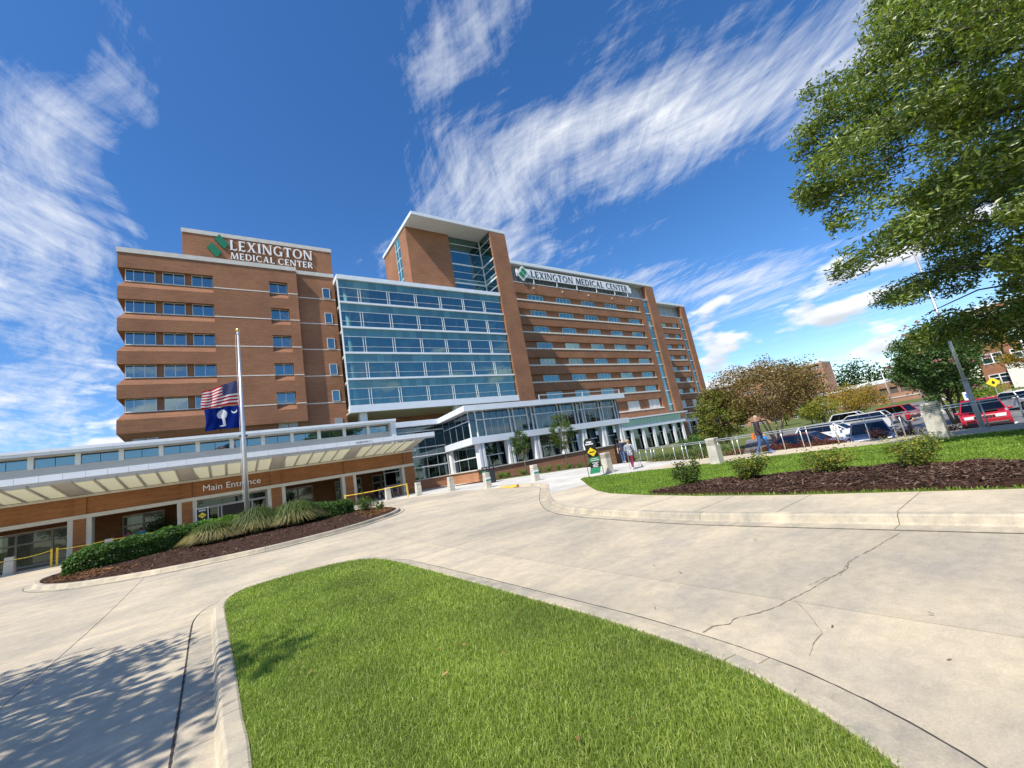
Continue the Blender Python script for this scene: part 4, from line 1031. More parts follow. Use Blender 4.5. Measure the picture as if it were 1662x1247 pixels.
# ================================================================== FLAGPOLE AND FLAGS
FX, FY = .83, 26.0; FZ = float(H(FX, FY)) + .2
FP = thing('flagpole', 'tall tapered silver flagpole with gold ball rising from the planted island', 'flagpole', (FX, FY, FZ))
MB().tube([(FX, FY, FZ - .2), (FX, FY, 5.5), (FX, FY, 11.45)], [.125, .105, .055], 16).obj('pole', 'pole_metal', FP, smooth=True)
MB().lathe([(.03, -.1), (.09, -.07), (.115, 0), (.09, .07), (.02, .11)], (FX, FY, 11.66), 14).obj('ball', 'gold', FP, smooth=True)
MB().lathe([(.07, -.1), (.075, 0), (.03, .1)], (FX, FY, 11.5), 12).obj('truck', 'pole_metal', FP)
MB().tube([(FX - .15, FY - .02, 2.2), (FX - .13, FY - .02, 11.4)], .008, 5).obj('halyard', 'white_paint', FP)
MB().box(FX - .2, FX + .2, FY - .05, FY + .05, 5.6, 5.66).obj('cleat', 'black_metal', FP)
MB().lathe([(.2, 0), (.18, .04), (.14, .06)], (FX, FY, FZ - .02), 16).obj('collar', 'soffit_grey', FP)
def flag_mesh(name, w, h, sag, seed, mat, nx=36, ny=20):
    V = []; Fq = []; uv = []
    for j in range(ny + 1):
        for i in range(nx + 1):
            u, v = i / nx, j / ny
            x = -w * (u - .05 * u * u) - .03 * math.sin(5 * v + seed) * u
            z = h * (v - 1) - sag * u ** 1.3 * (.35 + .65 * v) + .05 * u * math.sin(6 * u + seed * 2 + v)
            y = .13 * u ** .7 * math.sin(8.5 * u + seed + 1.1 * v) + .05 * math.sin(15 * u + 3 * v + seed)
            V.append((x, y, z)); uv.append((u, v))
    for j in range(ny):
        for i in range(nx): a = j * (nx + 1) + i; Fq.append((a, a + nx + 1, a + nx + 2, a + 1))
    me = mk(name, V, Fq, mat, True); l = me.uv_layers.new(name='UVMap')
    for lp in me.loops: l.data[lp.index].uv = uv[lp.vertex_index]
    return me
def flag_mat(name, us):
    m, nt, out = newmat(name); L = nt.links.new
    sp = nd(nt, 'ShaderNodeSeparateXYZ'); L(nd(nt, 'ShaderNodeTexCoord').outputs['UV'], sp.inputs[0]); u, v = sp.outputs[0], sp.outputs[1]
    if us:
        odd = mth(nt, 'GREATER_THAN', mth(nt, 'MODULO', mth(nt, 'FLOOR', mth(nt, 'MULTIPLY', v, 13)), 2), .5)
        col = mixc(nt, odd, (.5, .012, .03), (.78, .77, .75))
        can = mth(nt, 'MULTIPLY', mth(nt, 'LESS_THAN', u, .42), mth(nt, 'GREATER_THAN', v, 6 / 13))
        # staggered star dots
        gx_ = mth(nt, 'MULTIPLY', u, 11.5 / .42); gy_ = mth(nt, 'MULTIPLY', mth(nt, 'SUBTRACT', v, 6 / 13), 9.2 * 13 / 7)
        par = mth(nt, 'MODULO', mth(nt, 'ADD', mth(nt, 'FLOOR', gx_), mth(nt, 'FLOOR', gy_)), 2)
        fx_ = mth(nt, 'SUBTRACT', mth(nt, 'FRACT', gx_), .5); fy_ = mth(nt, 'SUBTRACT', mth(nt, 'FRACT', gy_), .5)
        dot = mth(nt, 'MULTIPLY', mth(nt, 'LESS_THAN', mth(nt, 'ADD', mth(nt, 'MULTIPLY', fx_, fx_), mth(nt, 'MULTIPLY', fy_, fy_)), .075), mth(nt, 'LESS_THAN', par, .5))
        col = mixc(nt, can, col, mixc(nt, dot, (.012, .02, .13), (.75, .75, .78)))
    else:
        def circ(cx, cy, rx, ry, soft=.0):
            a = mth(nt, 'DIVIDE', mth(nt, 'SUBTRACT', u, cx), rx); c = mth(nt, 'DIVIDE', mth(nt, 'SUBTRACT', v, cy), ry)
            return mth(nt, 'ADD', mth(nt, 'MULTIPLY', a, a), mth(nt, 'MULTIPLY', c, c))
        nz = noise(nt, nd(nt, 'ShaderNodeTexCoord').outputs['UV'], 26, 2)
        crown = mth(nt, 'LESS_THAN', mth(nt, 'ADD', circ(.50, .66, .17, .23), mth(nt, 'MULTIPLY', nz, .9)), 1.25)
        tx_ = mth(nt, 'ADD', .47, mth(nt, 'MULTIPLY', mth(nt, 'SUBTRACT', .5, v), -.1))
        trunk = mth(nt, 'MULTIPLY', mth(nt, 'LESS_THAN', mth(nt, 'ABSOLUTE', mth(nt, 'SUBTRACT', u, tx_)), .04), mth(nt, 'MULTIPLY', mth(nt, 'LESS_THAN', v, .5), mth(nt, 'GREATER_THAN', v, .13)))
        cres = mth(nt, 'MULTIPLY', mth(nt, 'LESS_THAN', circ(.14, .77, .085, .11), 1), mth(nt, 'GREATER_THAN', circ(.145, .83, .075, .1), 1))
        base = mth(nt, 'MULTIPLY', mth(nt, 'LESS_THAN', circ(.5, .13, .09, .03), 1), 1)
        f = mth(nt, 'MAXIMUM', mth(nt, 'MAXIMUM', crown, trunk), mth(nt, 'MAXIMUM', cres, base))
        col = mixc(nt, f, (.008, .025, .19), (.72, .76, .82))
    df = nd(nt, 'ShaderNodeBsdfDiffuse'); L(col, df.inputs[0]); tr = nd(nt, 'ShaderNodeBsdfTranslucent'); L(col, tr.inputs[0])
    mx = nd(nt, 'ShaderNodeMixShader'); mx.inputs[0].default_value = .4; L(df.outputs[0], mx.inputs[1]); L(tr.outputs[0], mx.inputs[2]); L(mx.outputs[0], out.inputs[0])
flag_mat('flag_us', True); flag_mat('flag_state', False)
f1 = link('flag', flag_mesh('flag', 1.68, 1.25, .62, .6, 'flag_us'), None, (FX - .15, FY, 8.68)); tag(f1, 'red, white and blue striped flag with stars flying from the flagpole', 'flag', 'flags on the flagpole')
f2 = link('flag', flag_mesh('flag', 1.55, 1.22, .12, 2.3, 'flag_state'), None, (FX - .14, FY, 7.32)); tag(f2, 'blue flag with white palmetto tree and crescent below the striped flag', 'flag', 'flags on the flagpole')

# ================================================================== BOLLARDS, BARRIERS, RAIL, STREET FURNITURE
def bollard(x, y, label, sticker=False, group='concrete bollards along the entrance drive', h=.98, w=.36):
    z = float(wz(x, y)) if y < 36 else .53
    t = thing('bollard', label, 'bollard', (x, y, z), group)
    a = w / 2
    b = MB(); b.add([(x - a * 1.12, y - a * 1.12, z), (x + a * 1.12, y - a * 1.12, z), (x + a * 1.12, y + a * 1.12, z), (x - a * 1.12, y + a * 1.12, z), (x - a, y - a, z + h * .78), (x + a, y - a, z + h * .78), (x + a, y + a, z + h * .78), (x - a, y + a, z + h * .78)], BOXF)
    b.obj('shaft', 'concrete_pale', t, bevel=.012)
    b = MB(); b.box(x - a * .96, x + a * .96, y - a * .96, y + a * .96, z + h * .78 + .015, z + h); b.obj('cap', 'concrete_pale', t, bevel=.012)
    for k in range(3): bx('vent_slot', t, 'soffit_grey', x - a * .75, x + a * .75, y - a * .975, y - a * .9, z + h * .83 + k * .045, z + h * .83 + .02 + k * .045)
    b = MB(); b.box(x - a * 1.3, x + a * 1.3, y - a * 1.3, y + a * 1.3, z - .05, z + .03); b.obj('foot', 'concrete_pale', t)
    if sticker:
        s = bx('notice', t, 'white_print', x - a * 1.08, x + a * 1.0, y - a * 1.1, y - a * 1.06, z + h * .42, z + h * .66); bx('notice_band', t, 'teal_print', x - a * 1.06, x + a * .98, y - a * 1.115, y - a * 1.101, z + h * .44, z + h * .56)
    return t
bollard(11.55, 29.65, 'concrete bollard beside the yellow post at the end of the porch')
bollard(13.07, 27.26, 'concrete bollard between the porch end and the litter bin')
bollard(13.77, 23.36, 'concrete bollard with teal notice beside the black litter bin', True)
bollard(15.40, 20.32, 'concrete bollard with teal notice by the yellow painted kerb', True)
bollard(10.4, 33.2, 'concrete bollard in front of the wheelchairs under the porch')
for x in (-9.9, -5.95, -2.0): bollard(x, 35.7, 'concrete bollard tied with yellow tape behind the clipped hedge' if x > -9 else 'concrete bollard with yellow tape by the dark porch opening')
def light_pillar(x, y, z, label, h=1.12):
    t = thing('light_pillar', label, 'pillar', (x, y, z), 'square concrete light pillars')
    a = .2
    b = MB(); b.add([(x - a * 1.05, y - a * 1.05, z), (x + a * 1.05, y - a * 1.05, z), (x + a * 1.05, y + a * 1.05, z), (x - a * 1.05, y + a * 1.05, z), (x - a, y - a, z + h * .72), (x + a, y - a, z + h * .72), (x + a, y + a, z + h * .72), (x - a, y + a, z + h * .72)], BOXF).obj('shaft', 'concrete_pale', t, bevel=.015)
    for k in range(4):
        z0 = z + h * .735 + k * .055; MB().box(x - a * .97, x + a * .97, y - a * .97, y + a * .97, z0, z0 + .03).obj('louvre_blade', 'concrete_pale', t)
    MB().box(x - a * .7, x + a * .7, y - a * .7, y + a * .7, z + h * .72, z + h * .93).obj('lamp_core', 'soffit_grey', t)
    MB().box(x - a, x + a, y - a, y + a, z + h * .92, z + h).obj('cap', 'concrete_pale', t, bevel=.015)
    MB().box(x - a * 1.35, x + a * 1.35, y - a * 1.35, y + a * 1.35, z - .1, z + .03).obj('foot', 'concrete_pale', t)
light_pillar(17.15, 9.72, .14, 'sunlit concrete light pillar at the lawn edge by the handrail')
light_pillar(17.18, 16.0, .24, 'concrete light pillar beside the feather sign at the lawn tip')
light_pillar(18.15, 3.0, .14, 'concrete light pillar in the shade of the oak by the handrail', 1.16)

def tape(name, label, p0, p1, group):
    p0, p1 = Vector(p0), Vector(p1); d = p1 - p0; n = 14; b = MB()
    for i in range(n):
        a = p0 + d * (i / n); e = p0 + d * ((i + .98) / n); s0 = -.05 * math.sin(math.pi * i / n); s1 = -.05 * math.sin(math.pi * (i + 1) / n)
        b.add([(a.x, a.y - .004, a.z + s0), (e.x, e.y - .004, e.z + s1), (e.x, e.y + .004, e.z + s1), (a.x, a.y + .004, a.z + s0), (a.x, a.y - .004, a.z + s0 + .045), (e.x, e.y - .004, e.z + s1 + .045), (e.x, e.y + .004, e.z + s1 + .045), (a.x, a.y + .004, a.z + s0 + .045)], BOXF, i % 2)
    o = b.obj(name, ['yellow_print', 'kerb_yellow'], None); return tag(o, label, 'tape', group)
tape('caution_tape', 'yellow caution tape from the bollard to the yellow gate posts', (-9.75, 35.55, 1.3), (-8.35, 35.55, 1.42), 'caution tapes')
tape('caution_tape', 'yellow caution tape from the gate posts into the hedge', (-8.1, 35.55, 1.42), (-6.1, 35.55, 1.4), 'caution tapes')
tape('caution_tape', 'yellow caution tape at the left end of the porch', (-13.5, 35.55, 1.3), (-10.05, 35.55, 1.3), 'caution tapes')
tape('caution_tape', 'yellow caution tape across the open bay with the wheelchairs', (7.3, 33.6, 1.42), (11.0, 30.6, 1.5), 'caution tapes')
tape('caution_tape', 'yellow caution tape behind the hedge in front of the porch', (-5.8, 35.55, 1.4), (-2.1, 35.55, 1.4), 'caution tapes')
for x, y, l in ((-8.3, 35.55, 'left yellow gate post of the pair by the hedge end'), (-8.08, 35.55, 'right yellow gate post of the pair by the hedge end'), (11.05, 30.55, 'single yellow post beside the last porch bollard'), (7.3, 33.65, 'short yellow post behind the clipped hedge by the porch')):
    z = float(wz(x, y)); t = thing('yellow_post', l, 'post', (x, y, z), 'yellow posts'); MB().box(x - .045, x + .045, y - .045, y + .045, z, z + 1.02).obj('post', 'yellow_paint', t, bevel=.008); MB().box(x - .09, x + .09, y - .09, y + .09, z, z + .02).obj('base_plate', 'yellow_paint', t)

# handrail along the sloping walk
HR = thing('handrail', 'double bar steel handrail with posts along the walk above the parking lot', 'railing', (20.5, 8, .13))
hr = [(22.3, 17.2), (21.5, 15.4), (20.95, 13.8), (20.62, 12.3), (20.5, 10.5), (20.4, 8.5), (20.3, 6.5), (20.25, 4.5), (20.25, 2.3), (20.3, .5), (20.4, -2), (20.5, -6)]
hp = resample(catmull(hr, 5), .25); rz = lambda x, y: float(wz(x, min(y, 15.0))) 
for dz, r_, off in ((.90, .02, 0), (.82, .016, -.05)):
    MB().tube([(x + off, y, rz(x, y) + dz) for x, y in hp], r_, 8).obj('rail', 'metal_rail', HR, smooth=True)
for k, (x, y) in enumerate(resample(catmull(hr, 5), 1.02)):
    z = rz(x, y)
    MB().tube([(x, y, z - .05), (x, y, z + .9)], .02, 8).obj('post', 'metal_rail', HR, smooth=True)
    if k % 3 == 1: MB().tube([(x, y + .24, z - .05), (x, y + .24, z + .86)], .02, 8).obj('post', 'metal_rail', HR, smooth=True)
# lower rail down the steps in front of the pavilion
H2 = thing('stair_rail', 'looped steel stair rail going down beside the pavilion end', 'railing', (23.5, 19, .2))
for k in range(2):
    y0 = 18.2 + 1.3 * k
    b = MB(); b.tube([(22.9 + .5 * k, y0, .2), (22.9 + .5 * k, y0, 1.05), (24.9 + .5 * k, y0 + .7, .85), (26.4 + .5 * k, y0 + 1.2, -.05), (26.9 + .5 * k, y0 + 1.4, -.05), (26.9 + .5 * k, y0 + 1.4, -.9)], .022, 8); b.tube([(24.9 + .5 * k, y0 + .7, -.4), (24.9 + .5 * k, y0 + .7, .85)], .02, 8); b.obj('rail', 'metal_rail', H2, smooth=True)
    b = MB(); b.tube([(22.9 + .5 * k, y0, .72), (24.9 + .5 * k, y0 + .7, .52), (26.4 + .5 * k, y0 + 1.2, -.35)], .016, 6); b.obj('mid_rail', 'metal_rail', H2, smooth=True)

# feather sign
def feather_sign(x, y):
    z = float(H(x, y)) + .14
    t = thing('banner_stand', 'black, yellow and green banner stand planted at the lawn tip beside a pillar', 'sign', (x, y, z), rotz=R_(-35)); t.location = (x, y, z)
    b = MB(); b.tube([(-.36, .0, -.1), (-.36, 0, 1.55)], .014, 6); b.tube([(.36, -.06, -.05), (.36, -.03, .5)], .014, 6); b.obj('frame', 'black_metal', t)
    n = 18
    def cx(v): return .02 + .11 * math.sin((v - .1) * 5.2) * (1 - v) * 1.2 - .06 * v
    def strip(name, v0, v1, mat, y_=0, w0=.25, hh=1.78, inset=0):
        V_ = []; F_ = []
        for i in range(n + 1):
            v = v0 + (v1 - v0) * i / n; c = cx(v); yy = y_ + .05 * math.sin(v * 6); z_ = .18 + v * hh * .95
            w_ = w0 if v < .9 else w0 * math.sqrt(max(.0, 1 - ((v - .9) / .11) ** 2))
            V_ += [(c - w_ + inset, yy - .004, z_), (c + w_ - inset, yy - .004, z_), (c + w_ - inset, yy + .004, z_), (c - w_ + inset, yy + .004, z_)]
        for i in range(n):
            for k in range(4): a = i * 4 + k; e = i * 4 + (k + 1) % 4; F_.append((a, e, e + 4, a + 4))
        F_ += [(3, 2, 1, 0), (n * 4, n * 4 + 1, n * 4 + 2, n * 4 + 3)]
        return MB().add(V_, F_).obj(name, mat, t)
    strip('panel', 0, .155, 'green_print'); strip('panel', .157, .32, 'black_print'); strip('panel', .322, .45, 'green_print'); strip('panel', .452, 1.0, 'black_print')
    def plate(name, poly, mat, dy):
        v = [(cx((z_ - .18) / 1.69) + a, dy + .05 * math.sin((z_ - .18) / 1.69 * 6) - .008, z_) for a, z_ in poly]; v += [(a, b_ + .003, c) for a, b_, c in v]; k = len(poly)
        MB().add(v, [tuple(range(k)), tuple(range(k, 2 * k))[::-1]] + [((i + 1) % k, i, k + i, k + (i + 1) % k) for i in range(k)]).obj(name, mat, t)
    plate('diamond', [(-.23, 1.2), (0, .98), (.23, 1.2), (0, 1.43)], 'yellow_print', -.004)
    plate('diamond_text', [(-.13, 1.175), (.13, 1.175), (.13, 1.225), (-.13, 1.225)], 'black_print', -.008)
    for z_, w_ in ((1.66, .13), (1.56, .19)):
        for k in range(6): xx = -w_ + 2 * w_ * k / 6; plate('glyph', [(xx, z_), (xx + 2 * w_ / 6 * .78, z_), (xx + 2 * w_ / 6 * .78, z_ + .06 + .015 * (k % 3 == 0)), (xx, z_ + .06 + .015 * (k % 3 == 0))], 'white_print', -.006)
    for z_, w_, m_ in ((.86, .16, 'white_print'), (.78, .2, 'white_print'), (.66, .16, 'white_print'), (.60, .1, 'white_print'), (.54, .14, 'white_print'), (.48, .12, 'white_print'), (.28, .13, 'teal_print')):
        plate('text_line', [(-w_, z_), (w_, z_), (w_, z_ + .028), (-w_, z_ + .028)], m_, -.006)
    t.scale = (1.08, 1.08, 1.08)
feather_sign(15.65, 15.45)
# poster by the doors
PO = thing('poster_stand', 'framed black poster with yellow diamond beside the entrance doors', 'sign', (-1.48, 37.5, .53))
bx('frame', PO, 'mullion', -1.85, -1.12, 37.5, 37.54, 1.2, 2.42); bx('print', PO, 'black_print', -1.79, -1.18, 37.485, 37.499, 1.55, 2.36); bx('band', PO, 'teal_print', -1.79, -1.18, 37.484, 37.498, 1.26, 1.545)
MB().prism_y([(-1.72, 1.9), (-1.48, 1.7), (-1.24, 1.9), (-1.48, 2.1)], 37.47, 37.484).obj('diamond', 'yellow_print', PO); bx('text_line', PO, 'black_print', -1.6, -1.36, 37.464, 37.469, 1.88, 1.92)
for z_ in (2.26, 2.19): bx('text_line', PO, 'white_print', -1.68, -1.28, 37.478, 37.484, z_, z_ + .035)
b = MB(); b.box(-1.85, -1.79, 37.5, 37.55, .53, 1.2); b.box(-1.18, -1.12, 37.5, 37.55, .53, 1.2); b.box(-1.85, -1.12, 37.2, 37.8, .53, .56); b.obj('legs', 'mullion', PO)
# litter bin
BN = thing('litter_bin', 'black litter bin with green panel beside a concrete bollard', 'bin', (16.1, 26.9, .56)); z = float(wz(16.1, 26.9))
b = MB(); b.box(15.75, 16.45, 26.55, 27.25, z, z + 1.0); b.obj('body', 'black_plastic_and_shade', BN, bevel=.03)
b = MB(); b.box(15.71, 16.49, 26.51, 27.29, z + 1.16, z + 1.24); b.obj('lid', 'black_plastic_and_shade', BN, bevel=.02)
for dx, dy in ((-.3, -.3), (.3, -.3), (-.3, .3), (.3, .3)): MB().box(16.1 + dx - .03, 16.1 + dx + .03, 26.9 + dy - .03, 26.9 + dy + .03, z + 1.0, z + 1.17).obj('post', 'black_plastic_and_shade', BN)
bx('panel', BN, 'green_print', 15.73, 15.75, 26.6, 27.2, z + .1, z + .92)
# wheelchairs, benches under the porch
def wheelchair(x, y, rz_, label):
    t = thing('wheelchair', label, 'wheelchair', (x, y, .54), 'wheelchairs under the porch', rotz=rz_)
    MB().box(-.22, .22, -.2, .22, .46, .5).obj('seat', 'black_plastic_and_shade', t); MB().box(-.22, .22, .2, .24, .5, .95).obj('backrest', 'black_plastic_and_shade', t)
    for s in (-1, 1):
        ring = [(s * .29, .1 + .3 * math.cos(a), .3 + .3 * math.sin(a)) for a in np.linspace(0, 2 * math.pi, 21)]
        w = MB().tube(ring, .02, 6).obj('wheel', 'tyre', t); MB().lathe([(.05, -.02), (.05, .02)], (s * .29, .1, .3), 10).obj('hub', 'rim', w)
        b = MB(); b.tube([(s * .24, .26, .1), (s * .24, .24, .95), (s * .24, .4, .95)], .014, 6); b.tube([(s * .24, .22, .7), (s * .24, -.2, .7), (s * .24, -.22, .46), (s * .24, -.4, .12), (s * .24, -.55, .1)], .014, 6); b.obj('side_frame', 'rim', t)
        c = MB().tube([(s * .24, -.32 + .08 * math.cos(a), .08 + .08 * math.sin(a)) for a in np.linspace(0, 2 * math.pi, 13)], .018, 6).obj('caster', 'tyre', t)
        MB().box(s * .14 - .07, s * .14 + .07, -.62, -.46, .09, .11).obj('footplate', 'black_plastic_and_shade', t)
wheelchair(11.1, 36.6, R_(25), 'empty black wheelchair nearest the yellow tape under the porch'); wheelchair(12.3, 37.2, R_(-10), 'empty black wheelchair beside the end pilaster of the porch'); wheelchair(12.2, 40.6, R_(40), 'empty black wheelchair parked deeper inside the last porch bay')
def bench(x, y, label):
    t = thing('bench', label, 'bench', (x, y, .54), 'porch benches')
    for k in range(4): MB().box(x - .75, x + .75, y - .2 + k * .11, y - .11 + k * .11, .97, 1.0).obj('seat_slat', 'wood_bench', t)
    for k in range(3): MB().box(x - .75, x + .75, y + .25, y + .28, 1.1 + k * .13, 1.19 + k * .13).obj('back_slat', 'wood_bench', t)
    for s in (-.65, .65): b = MB(); b.tube([(x + s, y - .2, .54), (x + s, y - .2, 1.2), (x + s, y + .26, 1.2)], .02, 6); b.tube([(x + s, y + .3, .54), (x + s, y + .26, 1.5)], .02, 6); b.obj('leg', 'black_metal', t)
bench(9.9, 37.6, 'dark wooden bench beside the pilaster in the last porch bay'); bench(-3.6, 42.6, 'dark wooden bench against the porch back wall beside the doors')

# ================================================================== PEOPLE
for nm_, c_ in (('skin', (.56, .33, .24)), ('hair_grey', (.35, .33, .31)), ('hair_brown', (.10, .055, .03)), ('hair_blond', (.40, .27, .13)), ('cloth_charcoal', (.045, .028, .036)), ('cloth_jeans', (.05, .11, .24)), ('cloth_navy', (.02, .025, .05)),
                ('cloth_maroon', (.17, .012, .035)), ('cloth_grey', (.16, .165, .18)), ('cloth_darkjeans', (.03, .05, .1)), ('cloth_teal', (.05, .38, .40)), ('cloth_pink', (.45, .1, .16)), ('cloth_blue', (.16, .24, .36)), ('shoe_white', (.65, .65, .66)), ('shoe_blue', (.2, .3, .5)), ('bag_orange', (.75, .16, .02)), ('bag_blue', (.02, .22, .7)), ('cup_orange', (.8, .32, .02)), ('cloth_black', (.015, .015, .02)), ('cap_dark', (.06, .025, .03)), ('eye', (.02, .015, .012)), ('lip', (.42, .16, .14))):
    pm(nm_, c_, .8, var=.1, scale=14, local=True)
m, nt, out = newmat('cloth_pattern')
wv = nd(nt, 'ShaderNodeTexNoise', Scale=34.0, Detail=1.0); mp_ = nd(nt, 'ShaderNodeMapping'); mp_.inputs['Scale'].default_value = (.3, .3, 1.6); nt.links.new(nd(nt, 'ShaderNodeTexCoord').outputs['Object'], mp_.inputs[0]); nt.links.new(mp_.outputs[0], wv.inputs['Vector'])
finish(nt, out, ramp2(nt, wv.outputs[0], (.04, .07, .14), (.5, .52, .56), .44, .56), .85)
BONES = [('pelvis', 'chest'), ('chest', 'neck'), ('neck', 'head')]
def person(label, loc, face, J, mats, hair='hair_grey', height=1.75, hairlen=0, seated=False, group=None, cap=None):
    """J: joint name -> (side, forward, up) in units of body height; forward is -Y locally"""
    t = thing('person', label, 'person', loc, group, rotz=face)
    D = dict(pelvis=(0, 0, .52), waist=(0, 0, .61), chest=(0, -.005, .74), neck=(0, -.005, .835), chin=(0, -.012, .875), head=(0, -.018, .935), crown=(0, -.012, .985))
    for s, n in ((-1, 'r'), (1, 'l')):
        D.update({'hip' + n: (s * .055, 0, .50), 'knee' + n: (s * .055, -.01, .285), 'ankle' + n: (s * .052, .01, .045), 'heel' + n: (s * .052, .025, .02), 'toe' + n: (s * .06, -.10, .016),
                  'sho' + n: (s * .115, 0, .81), 'elb' + n: (s * .14, .01, .63), 'wri' + n: (s * .145, -.03, .485), 'pal' + n: (s * .145, -.04, .445)})
    D.update(J)
    rad = dict(pelvis=.088, waist=.078, chest=.092, neck=.034, chin=.046, head=.058, crown=.04)
    for n in 'rl': rad.update({'hip' + n: .058, 'knee' + n: .038, 'ankle' + n: .026, 'heel' + n: .024, 'toe' + n: .018, 'sho' + n: .042, 'elb' + n: .029, 'wri' + n: .019, 'pal' + n: .02})
    edges = [('pelvis', 'waist'), ('waist', 'chest'), ('chest', 'neck'), ('neck', 'chin'), ('chin', 'head'), ('head', 'crown')]
    for n in 'rl': edges += [('pelvis', 'hip' + n), ('hip' + n, 'knee' + n), ('knee' + n, 'ankle' + n), ('ankle' + n, 'heel' + n), ('ankle' + n, 'toe' + n), ('chest', 'sho' + n), ('sho' + n, 'elb' + n), ('elb' + n, 'wri' + n), ('wri' + n, 'pal' + n)]
    names = list(D)
    # five fingers per hand, thumb from the side of the palm
    for n, s in (('r', -1), ('l', 1)):
        p = Vector(D['pal' + n]); w = Vector(D['wri' + n]); dr = (p - w).normalized(); side = Vector((0, -1, 0)) - dr * Vector((0, -1, 0)).dot(dr); side.normalize()
        for k in range(4):
            o = side * (.014 - .0095 * k); ln = (.044, .05, .047, .037)[k]
            D['f%d%s' % (k, n)] = tuple(p + dr * ln * .55 + o); D['g%d%s' % (k, n)] = tuple(p + dr * ln * .95 + o + Vector((-s * .012, 0, 0)))
            rad['f%d%s' % (k, n)] = .0055; rad['g%d%s' % (k, n)] = .0045; edges += [('pal' + n, 'f%d%s' % (k, n)), ('f%d%s' % (k, n), 'g%d%s' % (k, n))]
        D['t' + n] = tuple(w * .6 + p * .4 + side * .024 + dr * .012); D['u' + n] = tuple(w * .3 + p * .7 + side * .03 + dr * .03); rad['t' + n] = .0065; rad['u' + n] = .005; edges += [('wri' + n, 't' + n), ('t' + n, 'u' + n)]
    names = list(D); ix = {k: i for i, k in enumerate(names)}
    me = bpy.data.meshes.new('sk'); me.from_pydata([Vector(D[k]) * height for k in names], [(ix[a], ix[b_]) for a, b_ in edges], []); me.update()
    o = bpy.data.objects.new('sk', me); COL.objects.link(o)
    sk = o.modifiers.new('s', 'SKIN'); sk.use_smooth_shade = True
    for i, k in enumerate(names):
        r_ = rad[k] * height; me.skin_vertices[0].data[i].radius = (r_ * (1.18 if k in ('chest', 'pelvis', 'waist') else 1), r_ * (.82 if k in ('chest', 'waist') else .95)); me.skin_vertices[0].data[i].use_root = k == 'pelvis'
    sb = o.modifiers.new('u', 'SUBSURF'); sb.levels = sb.render_levels = 2
    ev = bpy.data.meshes.new_from_object(o.evaluated_get(bpy.context.evaluated_depsgraph_get())); bpy.data.objects.remove(o); ev.name = 'body'
    ml = []
    def mi(n_):
        if n_ not in ml: ml.append(n_)
        return ml.index(n_)
    seg = []
    for a, b_ in edges:
        reg = 'skin'
        if a in ('pelvis',) and b_.startswith('hip') or a.startswith('hip') or a.startswith('knee'): reg = 'legs'
        elif a in ('pelvis', 'waist') or (a == 'chest'): reg = 'top'
        elif a.startswith('sho'): reg = 'top'
        elif a.startswith('elb'): reg = 'sleeve'
        elif a.startswith('ankle'): reg = 'shoe'
        seg.append((Vector(D[a]) * height, Vector(D[b_]) * height, reg))
    SA = np.array([s_[0][:] for s_ in seg]); SB = np.array([s_[1][:] for s_ in seg]); dAB = SB - SA; L2 = (dAB ** 2).sum(1) + 1e-9
    for pl in ev.polygons:
        c = np.array(pl.center); tt = np.clip(((c - SA) * dAB).sum(1) / L2, 0, 1); dd = np.linalg.norm(SA + dAB * tt[:, None] - c, axis=1)
        reg = seg[int(dd.argmin())][2]; rel = c[2] / height
        if reg == 'top' and rel > .845 * (D['neck'][2] / .835): reg = 'skin'
        if reg == 'top' and rel < .485 and not seated: reg = 'legs'
        if reg == 'legs' and rel > .47 and not seated and abs(c[0]) < .14 * height: reg = 'top'
        pl.material_index = mi(mats.get(reg, 'skin')); pl.use_smooth = True
    idx_ = [pl.material_index for pl in ev.polygons]
    ev.materials.clear()
    for n_ in ml: ev.materials.append(MATS[n_])
    ev.polygons.foreach_set('material_index', idx_)
    link('body', ev, t, (0, 0, 0))
    hd_ = Vector(D['head']) * height; hh = height
    hc = MB(); hc.lathe([(.001, .045 * hh), (.03 * hh, .04 * hh), (.052 * hh, .02 * hh), (.060 * hh, -.005 * hh), (.059 * hh, -.03 * hh - hairlen), (.035 * hh, -.045 * hh - hairlen)], (hd_.x, hd_.y + .014 * hh, hd_.z + .018 * hh), 14).obj('hair', hair if not cap else cap, t, smooth=True)
    fy = hd_.y - .058 * hh
    for s in (-1, 1):
        MB().lathe([(.001, -.006), (.007, -.003), (.007, .003), (.001, .006)], (hd_.x + s * .019 * hh, fy + .012, hd_.z + .003 * hh), 8).obj('eye', 'eye', t); MB().lathe([(.004, -.03), (.016, 0), (.006, .03)], (hd_.x + s * .060 * hh, hd_.y + .004 * hh, hd_.z - .006 * hh), 8).obj('ear', 'skin', t, smooth=True)
    MB().add([(hd_.x, fy - .016, hd_.z - .022 * hh), (hd_.x - .013, fy + .012, hd_.z - .026 * hh), (hd_.x + .013, fy + .012, hd_.z - .026 * hh), (hd_.x, fy + .008, hd_.z + .006 * hh)], [(0, 1, 2), (0, 3, 1), (0, 2, 3), (1, 3, 2)]).obj('nose', 'skin', t); MB().box(hd_.x - .02, hd_.x + .02, fy + .004, fy + .022, hd_.z - .041 * hh, hd_.z - .035 * hh).obj('mouth', 'lip', t)
    return t, {k: Vector(v) * height for k, v in D.items()}
def hang(name, label, cat, t, p, builder):
    """a thing carried by a person, at a world position"""
    M_ = Matrix.Translation(t.location) @ Matrix.Rotation(t.rotation_euler.z, 4, 'Z'); w = M_ @ Vector(p)
    o = thing(name, label, cat, w, rotz=t.rotation_euler.z); builder(o); return o
